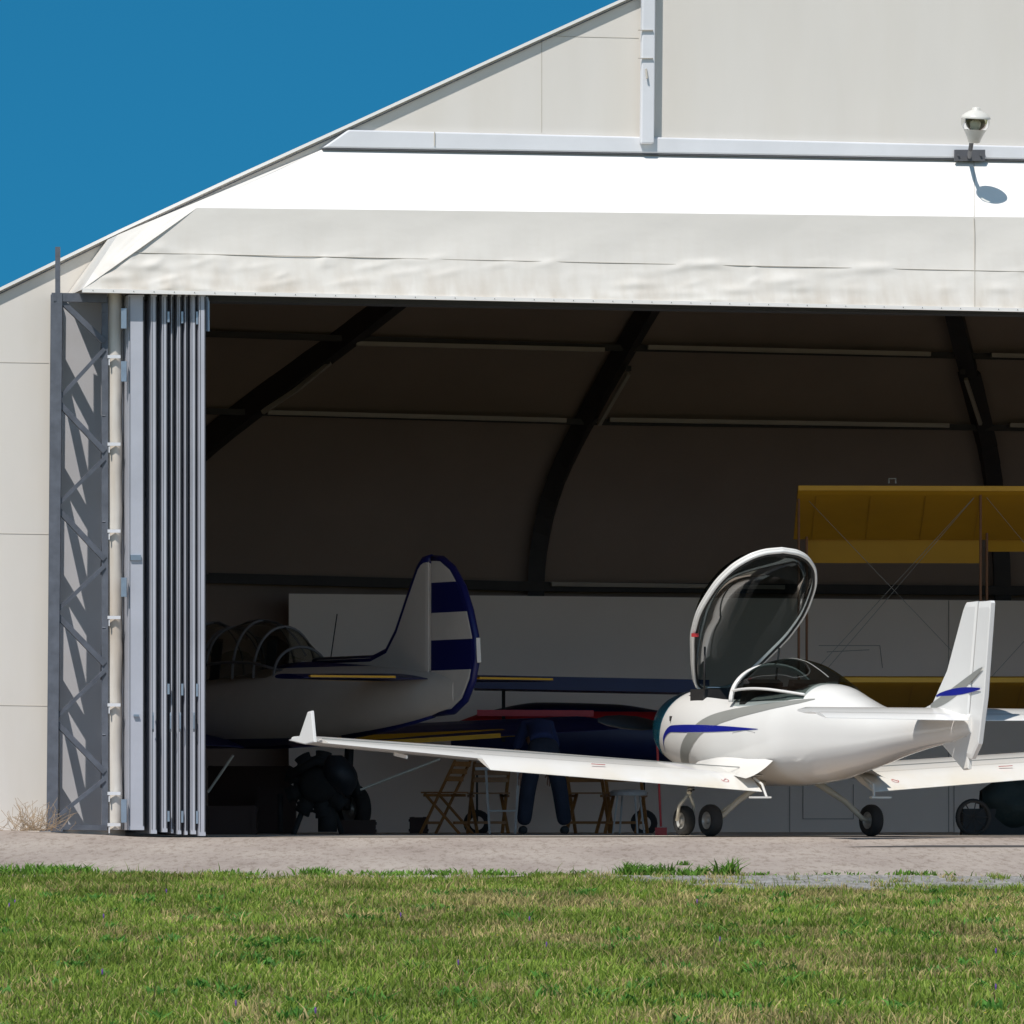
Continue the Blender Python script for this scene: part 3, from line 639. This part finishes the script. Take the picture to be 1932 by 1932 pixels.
o=MB();o.beam(WB(900,1345,72.0),WB(1120,1346,72.0),.05,.07);o.out('red_trim',mat('bright_red',(.65,.02,.04),.4),Bp)
o=MB()
for u in (950,1290): o.beam(WB(u,1290),WB(u,1400),.04,.04)
for u in (900,1215): o.rev(WB(u,1553),Vector((0,1,0)),[(-.04,.08),(-.04,.14),(0,.155),(.04,.14),(.04,.08)],20);o.beam(WB(u,1550),WB(u,1440),.025,.025)
o.out('struts_wheels',DARK,Bp)
# ---------------------------------------------------------------- yellow biplane
Bi=empty('yellow_biplane',W(2150,1575,69))
YRB=mat('yellow_rib',(.42,.21,.01),.6)
def bw(uL,v0,drop,ch,name,d=67.5):
    pL=W(uL,v0,d);X1=pL.x+7.8;nx=40;b=MB()
    prof_=[(0,0),(.02,.035),(.1,.07),(.3,.09),(.6,.06),(1,.0),(.6,-.015),(.3,-.02),(.1,-.03),(.02,-.025)]
    P=[]
    for i in range(nx+1):
        x=pL.x+(X1-pL.x)*i/nx
        row=[Vector((x,d+.05*(x-pL.x)+ch*c,pL.z-drop*c+t)) for (c,t) in prof_]
        row.append(row[0]);P.append(row)
    b.grid(P);b.add(P[0][:-1],[list(range(10))]);o=b.out(name,YELD,Bi);smth(o,45)
    b=MB();b.beam(P[0][0]+Vector((0,-.012,-.005)),P[-1][0]+Vector((0,-.012,-.005)),.03,.05);b.out(name+'_leading_edge',YEL,Bi)
    b=MB()
    for i in range(1,nx,3): b.beam(P[i][8]+Vector((0,0,-.003)),P[i][5]+Vector((0,0,-.003)),.01,.006)
    b.out(name+'_ribs',YRB,Bi)
    return pL
bw(1506,920,.50,1.15,'upper_wing')
pL=W(1522,1003,68.75);b=MB();b.add([pL,pL+Vector((1.88,.07,0)),pL+Vector((1.88,.18,-.33)),pL+Vector((0,.1,-.33))],[[0,1,2,3]])
b.add([pL+Vector((1.95,.07,0)),pL+Vector((6,.3,0)),pL+Vector((6,.4,-.2)),pL+Vector((1.95,.18,-.2))],[[0,1,2,3]]);o=b.out('aileron',YELD,Bi);md=o.modifiers.new('s','SOLIDIFY');md.thickness=.02
bw(1585,1282,.32,1.1,'lower_wing')
b=MB()
for u in (1507,1522,1850,1862): b.tube([W(u,925,67.7 if u in(1507,1850) else 68.6),W(u,1290,67.7 if u in(1507,1850) else 68.6)],.014)
b.out('interplane_struts',mat('strut_wood',(.22,.09,.035),.5),Bi)
b=MB()
for p,q in (((1507,925),(1850,1285)),((1850,925),(1520,1285)),((1850,925),(2150,1285)),((1932,1210),(1850,1300)),((1545,1280),(1850,925))): b.tube([W(*p,67.75),W(*q,67.75)],.003,4)
b.out('bracing_wires',HUB,Bi)
b=MB();b.tube([W(1677,912,67.5),W(1677,903,67.5),W(1690,903,67.5),W(1690,912,67.5)],.008);b.out('wing_fitting',HUB,Bi)
fB=Fr((W(2230,1500,66).x,66,0),180)
TQ=[(0,.42,1.9,1.1),(-.8,.45,2.0,1.0),(-2,.42,1.9,1.0),(-4,.2,1.5,1.0),(-6,.05,1.2,1.0)]
loft(fB,TQ[::-1],30,24,2.3).out('fuselage',YELD,Bi,True)
b=MB();b.rev(fB(0,0,1.5),fB.F,[(0,.42),(.5,.45),(.6,.35),(.62,0)],24);b.out('engine_cowl',DARK,Bi,True)
for sd in(1,-1):
    wheel(fB,-.3,sd*1.0,.3,.12,Bi)
b=MB();b.tube([fB(-.3,1,.3),fB(-.3,.3,1.1)],.03);b.tube([fB(-.3,-1,.3),fB(-.3,-.3,1.1)],.03);b.tube([fB(-.3,1,.3),fB(-.3,-1,.3)],.02);b.out('axle',DARK,Bi)
Tc=empty('motor_trolley',W(1880,1576,65));b=MB()
cw=W(1836,1542,64.5);ax=Vector((.25,-1,0)).normalized()
b.rev(cw,ax,[(-.03,.15),(-.04,.175),(0,.19),(.04,.175),(.03,.15),(-.03,.15)],28)
for k in range(9):
    t=2*math.pi*k/9;b.tube([cw,cw+Vector((math.cos(t)*.155,0,math.sin(t)*.155))],.006,5)
b.out('spoked_wheel',TYRE,Tc,True)
b=MB();P=[]
for i in range(15):
    t=i/14;row=[]
    for k in range(20):
        a=2*math.pi*k/20;rr=1+.12*math.sin(3*a+5*t)+.06*math.sin(7*a-3*t)
        c=W(1850+130*t,1522,65.6);w=.36*math.sin(math.pi*(.06+.9*t))**.35;row.append(c+Vector((0,math.cos(a)*w*rr,math.sin(a)*w*.75*rr+.03)))
    row.append(row[0]);P.append(row)
b.grid(P);b.out('tarpaulin_cover',mat('dark_green_tarp',(.012,.02,.016),.7,bump=.5,bs=5),Tc,True)
b=MB();b.box(W(1915,1577,65.6),1.1,.5,.28);b.out('chassis',DARK,Tc)
# ---------------------------------------------------------------- chairs, table, clutter
def chair(u,d,rot,mt=WOOD):
    loc=W(u,1579,d);loc.z=.003
    E_=empty('folding_chair',loc);b=MB();c,s=math.cos(rot),math.sin(rot)
    def Q(x,y,z): return loc+Vector((x*c-y*s,x*s+y*c,z))
    for x in(-.2,.2):
        b.beam(Q(x,.22,0),Q(x,-.20,.80),.035,.022);b.beam(Q(x*.88,-.24,0),Q(x*.88,.18,.44),.035,.022)
    for k in range(5): b.beam(Q(-.21,-.14+.08*k,.45),Q(.21,-.14+.08*k,.45),.06,.016)
    for z,y in((.76,-.18),(.68,-.138),(.60,-.096)): b.beam(Q(-.2,y-.01,z),Q(.2,y-.01,z),.02,.055)
    b.beam(Q(-.2,.15,.12),Q(.2,.15,.12),.02,.03);b.beam(Q(-.17,-.17,.12),Q(.17,-.17,.12),.02,.03)
    b.beam(Q(-.2,-.14,.42),Q(-.2,.18,.42),.02,.03);b.beam(Q(.2,-.14,.42),Q(.2,.18,.42),.02,.03)
    b.out('frame',mt,E_)
chair(842,69.5,1.15);chair(922,71.5,.2);chair(1108,71.2,-.3);chair(1180,70.8,-.25)
t=W(948,1579,70.3);t.z=.003;Tt_=empty('folding_table',t);b=MB();b.box(t+Vector((0,0,.70)),.6,.5,.03)
for x in(-.14,.14):
    b.beam(t+Vector((x,-.2,0)),t+Vector((x*1.3,-.2,.7)),.025);b.beam(t+Vector((x,.2,0)),t+Vector((x*1.3,.2,.7)),.025)
b.beam(t+Vector((-.14,-.2,.25)),t+Vector((.14,-.2,.25)),.02);b.out('frame',WHITEP,Tt_)
t=W(1186,1579,70.4);t.z=.003;Tt_=empty('stool',t);b=MB();b.rev(t+Vector((0,0,.42)),(0,0,1),[(0,0),(0,.2),(.04,.21),(.06,.18),(.07,0)],20)
for k in range(4):
    a=k*math.pi/2+.5;b.tube([t+Vector((math.cos(a)*.2,math.sin(a)*.2,0)),t+Vector((math.cos(a)*.14,math.sin(a)*.14,.43))],.012,6)
b.out('frame',WHITEP,Tt_,False)
b=MB();b.tube([W(1238,1360,64.6),W(1247,1560,64.6)],.012);b.box(W(1247,1576,64.6),.12,.05,.08);b.out('broom',RED)
En=empty('engine_on_stand',W(600,1579,67));b=MB()
c0=W(600,1480,67)
for k in range(9):
    a=2*math.pi*k/9;dv=Vector((math.cos(a),.2*math.sin(a),math.sin(a)));b.rev(c0,dv,[(.1,.10),(.18,.11),(.2,.08),(.23,.11),(.25,.08),(.28,.11),(.30,.08),(.35,.09),(.36,0)],10)
b.rev(c0+Vector((0,-.25,0)),(0,1,0),[(0,0),(0,.14),(.1,.2),(.4,.2),(.4,0)],16)
b.tube([c0+Vector((-.3,-.1,.1)),c0+Vector((0,-.3,.25)),c0+Vector((.35,-.2,.15)),c0+Vector((.42,-.1,-.1))],.05)
b.tube([c0+Vector((-.4,.1,-.1)),c0+Vector((-.4,.1,-.5))],.03);b.tube([c0+Vector((.1,.1,-.1)),c0+Vector((.25,.1,-.52))],.03);b.tube([c0+Vector((-.1,.1,-.1)),c0+Vector((-.25,-.2,-.52))],.03)
b.tube([c0+Vector((.1,0,-.2)),c0+Vector((.1,0,-.5))],.1)
b.out('engine',TYRE,En,True)
b=MB();P=[]
for i in range(12):
    t=i/11;row=[]
    for k in range(17):
        a=2*math.pi*k/16;w=.05+.17*math.sin(math.pi*(t*.9+.08));row.append(W(632,1425+75*t,66.2)+Vector((math.cos(a)*w*.8+.12*t,math.sin(a)*w,0)))
    P.append(row)
b.grid(P);b.out('exhaust_bag',mat('black_cloth',(.012,.014,.018),.6,bump=.4,bs=6),En,True)
b=MB();b.tube([W(680,1490,66),W(830,1432,66)],.012);b.tube([W(392,1495,66),W(440,1425,66)],.014);b.out('tow_bar',LEG)
DWD=mat('dark_wood',(.05,.025,.018),.7)
for u,d,sx,sz in ((675,68,.38,.15),(435,67,.55,.30),(520,70,.45,.5),(790,71,.2,.18),(470,71,.9,.75),(330,66,.6,.5)):
    p=W(u,1579,d);p.z=.003;Ec=empty('wooden_crate',p);b=MB();b.box(p,sx,.3,sz)
    for zz in (.02,sz-.05): b.box(p+Vector((0,0,zz)),sx+.02,.32,.03)
    b.box(p+Vector((-sx/2+.03,0,-.0)),.04,.33,sz+.004);b.box(p+Vector((sx/2-.03,0,0)),.04,.33,sz+.004)
    b.out('planks',DWD,Ec)
# ---------------------------------------------------------------- man
Mn=empty('man',(.33,67,0))
def skinned(name,joints,edges,radii,mt,sub=2):
    me=bpy.data.meshes.new(name);me.from_pydata(joints,edges,[]);o=bpy.data.objects.new(name,me);link(o);me.materials.append(mt)
    o.parent=Mn;o.location=-Vector(Mn.location)
    md=o.modifiers.new('skin','SKIN');md.use_smooth_shade=True
    for i,r in enumerate(radii): me.skin_vertices[0].data[i].radius=r if isinstance(r,tuple) else (r,r)
    me.skin_vertices[0].data[0].use_root=True
    s=o.modifiers.new('sub','SUBSURF');s.levels=sub;s.render_levels=sub;return o
hp=(.33,67.0,.93)
skinned('trousers',[hp,(.25,67,.88),(.17,66.96,.50),(.12,67.0,.09),(.42,67.02,.88),(.50,67.0,.50),(.56,67.06,.09),(.32,67.06,1.0)],[(0,1),(1,2),(2,3),(0,4),(4,5),(5,6),(0,7)],[(.15,.12),.11,.092,.082,.11,.092,.082,(.15,.11)],JEAN)
skinned('shirt',[(.31,67.18,1.08),(.32,67.05,.98),(.28,67.38,1.14),(.25,67.50,1.13),(.12,67.46,1.12),(.04,67.50,.90),(.40,67.50,1.12),(.47,67.55,.90)],[(0,1),(0,2),(2,3),(3,4),(4,5),(3,6),(6,7)],[(.14,.11),(.15,.12),(.16,.11),(.12,.09),.075,.055,.075,.055],SHIRT)
skinned('neck',[(.25,67.50,1.13),(.24,67.60,1.11),(.235,67.68,1.08)],[(0,1),(1,2)],[.06,.055,.055],SKIN)
for sx,el in ((1,(.04,67.50,.92)),(-1,(.47,67.55,.92))):
    h=(el[0]+.06*sx,el[1]+.08,.68)
    skinned('forearm',[el,h],[(0,1)],[.045,.03],SKIN)
    J=[h,(h[0],h[1]+.01,h[2]-.08)];Ed=[(0,1)];R=[(.03,.018),(.04,.014)]
    for k,(dx,ln) in enumerate(((-.03,.07),(-.01,.08),(.01,.075),(.03,.06))):
        i=len(J);J+=[(h[0]+dx,h[1]+.012,h[2]-.09),(h[0]+dx*1.1,h[1]+.03,h[2]-.09-ln*.55),(h[0]+dx*1.1,h[1]+.05,h[2]-.09-ln)];Ed+=[(1,i),(i,i+1),(i+1,i+2)];R+=[.009,.009,.008]
    i=len(J);J+=[(h[0]+.04*sx,h[1]+.02,h[2]-.04),(h[0]+.055*sx,h[1]+.035,h[2]-.08)];Ed+=[(0,i),(i,i+1)];R+=[.011,.009]
    skinned('hand',J,Ed,R,SKIN,1)
for x,y in ((.12,67.0),(.56,67.06)):
    skinned('shoe',[(x,y+.02,.06),(x,y-.05,.045),(x-.01,y+.12,.04),(x-.02,y+.20,.03)],[(0,1),(0,2),(2,3)],[(.05,.05),(.045,.04),(.05,.035),(.035,.025)],SHOE)
hc=Vector((.23,67.78,1.04));hd=Vector((0,.75,-.66)).normalized()
bmv=MB();P=[]
fwd=Vector((0,-.66,-.75)).normalized();sdv=Vector((1,0,0))
prof2=[(-.12,.0,.0),(-.115,.035,.04),(-.09,.055,.065),(-.05,.065,.08),(0,.073,.09),(.05,.075,.095),(.09,.06,.075),(.115,.03,.04),(.12,0,0)]
for t,rx,ry in prof2: P.append([hc+hd*t+sdv*math.cos(2*math.pi*k/20)*rx+fwd*(math.sin(2*math.pi*k/20)*ry+(.018 if (t<-.03 and math.sin(2*math.pi*k/20)>.9) else 0)) for k in range(21)])
bmv.grid(P)
bmv.rev(hc+fwd*.085-hd*.01,(fwd-hd*.4),[(-.01,.016),(.015,.012),(.028,0)],10)
for s_ in(-1,1): bmv.rev(hc+sdv*s_*.072-hd*.005,sdv*s_,[(0,.028),(.012,.03),(.014,.012)],12)
bmv.out('head',SKIN,Mn,True)
b=MB()
for s_ in(-1,1): b.rev(hc+fwd*.083+sdv*s_*.03+hd*.01,fwd,[(0,.012),(.006,.008),(.008,0)],10)
b.out('eyes',DARK,Mn,True)
b=MB();b.tube([hc+fwd*.083-hd*.055+sdv*x_ for x_ in (-.022,0,.022)],.004,5);b.out('mouth',mat('lips',(.3,.1,.08),.5),Mn)
b=MB();P=[]
for t,rx,ry in [(-.03,.07,.085),(.0,.08,.097),(.05,.083,.102),(.09,.068,.083),(.12,.036,.045),(.128,0,0)]:
    P.append([hc+hd*t-fwd*.012+sdv*math.cos(2*math.pi*k/20)*rx+fwd*(math.sin(2*math.pi*k/20)*ry*(.7 if math.sin(2*math.pi*k/20)>0 and t<.06 else 1)) for k in range(21)])
b.grid(P);b.out('hair',HAIR,Mn,True)
# ---------------------------------------------------------------- grass
def blades(name,x,y,h,w,col,mt,lean=.5):
    n=len(x);z=np.array([tz(a,b_) for a,b_ in zip(x,y)])-.012
    th=rng.uniform(0,2*np.pi,n);ph=rng.uniform(0,2*np.pi,n);ln=rng.uniform(.05,lean,n)*h
    V=np.zeros((n,5,3));cx,cy=np.cos(th)*w/2,np.sin(th)*w/2
    lx,ly=np.cos(ph)*ln,np.sin(ph)*ln
    V[:,0]=np.stack([x-cx,y-cy,z],1);V[:,1]=np.stack([x+cx,y+cy,z],1)
    V[:,2]=np.stack([x+cx*.8+lx*.35,y+cy*.8+ly*.35,z+h*.6],1);V[:,3]=np.stack([x-cx*.8+lx*.35,y-cy*.8+ly*.35,z+h*.6],1)
    V[:,4]=np.stack([x+lx,y+ly,z+h*.97],1)
    me=bpy.data.meshes.new(name);me.vertices.add(n*5);me.vertices.foreach_set('co',V.reshape(-1))
    i=np.arange(n)*5
    q=np.stack([i,i+1,i+2,i+3,i+3,i+2,i+4],1).reshape(-1)
    me.loops.add(n*7);me.loops.foreach_set('vertex_index',q.astype(np.int32))
    ls=np.stack([np.arange(n)*7,np.arange(n)*7+4],1).reshape(-1);me.polygons.add(2*n);me.polygons.foreach_set('loop_start',ls.astype(np.int32))
    me.update(calc_edges=True)
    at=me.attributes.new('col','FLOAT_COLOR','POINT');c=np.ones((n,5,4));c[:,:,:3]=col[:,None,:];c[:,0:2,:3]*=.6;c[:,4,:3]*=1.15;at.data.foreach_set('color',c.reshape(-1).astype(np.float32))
    o=bpy.data.objects.new(name,me);link(o);me.materials.append(mt);return o
GM=bpy.data.materials.new('grass_blades');GM.use_nodes=True;nt=GM.node_tree;pb=nt.nodes['Principled BSDF'];at=nd(nt,'ShaderNodeAttribute');at.attribute_name='col'
nt.links.new(at.outputs['Color'],pb.inputs['Base Color']);pb.inputs['Roughness'].default_value=.6;pb.inputs['Specular IOR Level'].default_value=.25
tr=nd(nt,'ShaderNodeBsdfTranslucent');nt.links.new(at.outputs['Color'],tr.inputs[0]);ms=nd(nt,'ShaderNodeMixShader');ms.inputs[0].default_value=.35
nt.links.new(pb.outputs[0],ms.inputs[1]);nt.links.new(tr.outputs[0],ms.inputs[2]);nt.links.new(ms.outputs[0],nt.nodes['Material Output'].inputs[0])
def vnoise(x,y,s,seed):
    r=np.random.default_rng(seed);g=r.random((64,64));X=x*s+100;Yy=y*s+100;i=np.floor(X).astype(int);j=np.floor(Yy).astype(int);fx=X-i;fyy=Yy-j
    fx=fx*fx*(3-2*fx);fyy=fyy*fyy*(3-2*fyy);a=g[i%64,j%64];b_=g[(i+1)%64,j%64];c=g[i%64,(j+1)%64];d=g[(i+1)%64,(j+1)%64]
    return (a*(1-fx)+b_*fx)*(1-fyy)+(c*(1-fx)+d*fx)*fyy
n=330000
y=27.5+ (50.6-27.5)*rng.random(n);x=(rng.random(n)*2-1)*(6.2)
ed=49.9+.3*np.sin(x*1.7)+.2*np.sin(x*4.1+1)+.7*vnoise(x,y,3,5)
gl_=np.clip((x-.5)/1.2,0,1)
k=(y<ed)&~((x>.55)&(y>50-3.3*gl_+1.2*vnoise(x,y*.6,4,8))&((rng.random(n)>.03)&(vnoise(x,y*.7,5,12)<.78)));x=x[k];y=y[k];n=len(x)
d1=vnoise(x,y*.35,.9,1);d2=vnoise(x,y*.5,3.2,2);d3=vnoise(x,y*.5,7.5,22);dry=np.clip((d1*.5+d2*.45+d3*.3-.53)*3.0,0,1)[:,None];rv=rng.random((n,1))
gA=np.array([.125,.215,.022]);gB=np.array([.29,.37,.06]);dr=np.array([.50,.40,.17])
col=gA*(1-rv)+gB*rv;sel=(rng.random((n,1))<dry*.75+.12);col=np.where(sel,dr*(.6+.6*rng.random((n,1))),col);col*=(.66+.62*vnoise(x,y*.6,2.2,9))[:,None]
h=(.022+.04*rng.random(n))*(.45+1.1*vnoise(x,y,2.6,3));tall=rng.random(n)<.014;h[tall]*=2.0
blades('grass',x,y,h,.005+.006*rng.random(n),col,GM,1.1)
def weed(name,xc,yc,nl,rad,hh,colb):
    xw=xc+rng.normal(0,rad,nl);yw=yc+rng.normal(0,rad,nl);c=np.array(colb)*(.6+.8*rng.random((nl,1)))
    return blades(name,xw,yw,hh*(.35+.65*rng.random(nl)),.010+.014*rng.random(nl),c,GM,1.4)
for u,v,r_,h_,nl in ((600,1650,.07,.09,120),(1212,1648,.10,.12,220),(1190,1648,.04,.14,60),(1285,1648,.09,.08,110),(1320,1648,.05,.11,50),(1366,1640,.05,.17,90),(1290,1622,.03,.06,30),(60,1650,.25,.10,400),(130,1652,.15,.11,260),(270,1660,.1,.06,120),(820,1660,.15,.07,160),(930,1660,.1,.07,120),(1720,1655,.12,.06,120),(1010,1650,.1,.05,60),(1100,1650,.04,.07,50),(450,1655,.2,.06,140),(720,1655,.2,.06,140),(1430,1655,.1,.04,60),(1560,1650,.2,.04,80)):
    d=51.0 if v>1630 else 53;weed('weed_clump',(u-966)*d/FPX,d-.5,nl,r_,h_,(.12,.25,.03))
xw=rng.uniform(-5,5,300);yw=rng.uniform(28,46.5,300);V0=[]
for a,b_ in zip(xw,yw): V0+= [(a+rng.normal(0,.04),b_+rng.normal(0,.04)) for _ in range(24)]
V0=np.array(V0);nw=len(V0);blades('broadleaf_plants',V0[:,0],V0[:,1],.03+.04*rng.random(nw),.014+.014*rng.random(nw),np.array([.10,.25,.04])*(.6+.7*rng.random((nw,1))),GM,1.5)
tw=W(62,1560,59);b=MB()
for i in range(120):
    a=random.uniform(0,6.28);e=random.uniform(.1,1.3);r=random.uniform(.12,.45);p=tw+Vector((random.gauss(0,.12),random.gauss(0,.05),-.02));p.z=.06
    q=p+Vector((math.cos(a)*math.cos(e),.3*math.sin(a),math.sin(e)))*r*.6;q2=q+Vector((random.uniform(-.1,.1),0,random.uniform(.0,.12)));b.tube([p,q,q2],.0022,3,False)
b.out('dry_tumbleweed',mat('dry_stem',(.38,.27,.17),.9))
b=MB()
for i in range(16):
    xx=random.uniform(-4.5,4.5);yy=random.uniform(29,46);b.rev((xx,yy,tz(xx,yy)+random.uniform(.04,.07)),(0,0,1),[(-.015,.003),(0,.006),(.012,.004),(.016,0)],6)
b.out('purple_flowers',mat('purple_petal',(.16,.06,.30),.7))
b=MB()
for i in range(70):
    xx=random.uniform(-5,5);yy=random.uniform(29,46);b.rev((xx,yy,tz(xx,yy)+random.uniform(.04,.07)),(0,0,1),[(0,.002),(.003,.007),(.006,0)],6)
b.out('yellow_flowers',mat('yellow_petal',(.6,.5,.05),.7))
# ---------------------------------------------------------------- light
sd=Vector((.45,1.0,-1.65)).normalized();el=math.asin(-sd.z)
L=bpy.data.lights.new('sun','SUN');L.energy=4.6;L.angle=math.radians(.53);L.color=(1,.955,.90);lo=link(bpy.data.objects.new('sun',L));lo.rotation_euler=sd.to_track_quat('-Z','Y').to_euler();lo.location=(-10,20,30)
w=bpy.data.worlds.new('World');sc.world=w;w.use_nodes=True;nt=w.node_tree;bg=nt.nodes['Background'];sk=nd(nt,'ShaderNodeTexSky',sky_type='NISHITA');sk.sun_disc=False
sk.sun_elevation=el;sk.sun_rotation=math.atan2(-sd.x,-sd.y);sk.altitude=300;sk.air_density=1.0;sk.dust_density=.2;sk.ozone_density=3
tc=nd(nt,'ShaderNodeTexCoord');va=nd(nt,'ShaderNodeVectorMath',operation='ADD');va.inputs[1].default_value=(0,0,.22);nt.links.new(tc.outputs['Generated'],va.inputs[0])
vn=nd(nt,'ShaderNodeVectorMath',operation='NORMALIZE');nt.links.new(va.outputs[0],vn.inputs[0]);nt.links.new(vn.outputs[0],sk.inputs[0])
mt_=nd(nt,'ShaderNodeMixRGB',blend_type='MULTIPLY');mt_.inputs[0].default_value=1;mt_.inputs[2].default_value=(.12,.78,.92,1);nt.links.new(sk.outputs[0],mt_.inputs[1])
# warm fill glow added low in the sunward sky to light the hangar interior
sp=nd(nt,'ShaderNodeSeparateXYZ');nt.links.new(tc.outputs['Generated'],sp.inputs[0])
def mth(op,a,b_=None,c_=None):
    m=nd(nt,'ShaderNodeMath',operation=op)
    for i,v in enumerate((a,b_)):
        if v is None: continue
        if isinstance(v,(int,float)): m.inputs[i].default_value=v
        else: nt.links.new(v,m.inputs[i])
    return m.outputs[0]
south=mth('MAXIMUM',mth('MULTIPLY',sp.outputs['Y'],-1.0),0.0)
low=mth('POWER',mth('SUBTRACT',1.0,mth('ABSOLUTE',sp.outputs['Z'])),2.5)
hz=mth('MULTIPLY',mth('MULTIPLY',south,low),7.0)
hc_=nd(nt,'ShaderNodeVectorMath',operation='SCALE');hc_.inputs[0].default_value=(1.0,.90,.80);nt.links.new(hz,hc_.inputs['Scale'])
ad=nd(nt,'ShaderNodeVectorMath',operation='ADD');nt.links.new(mt_.outputs[0],ad.inputs[0]);nt.links.new(hc_.outputs[0],ad.inputs[1])
nt.links.new(ad.outputs[0],bg.inputs[0]);bg.inputs[1].default_value=.10
cam=bpy.data.cameras.new('camera');co=link(bpy.data.objects.new('camera',cam));co.location=(0,0,ZC);co.rotation_euler=(math.pi/2,0,0);cam.sensor_width=36;cam.lens=36*FPX/1932;cam.shift_y=(HV-966)/1932;cam.clip_start=.5;cam.clip_end=10000
sc.camera=co
sc.view_settings.view_transform='Standard';sc.view_settings.look='None';sc.view_settings.exposure=0
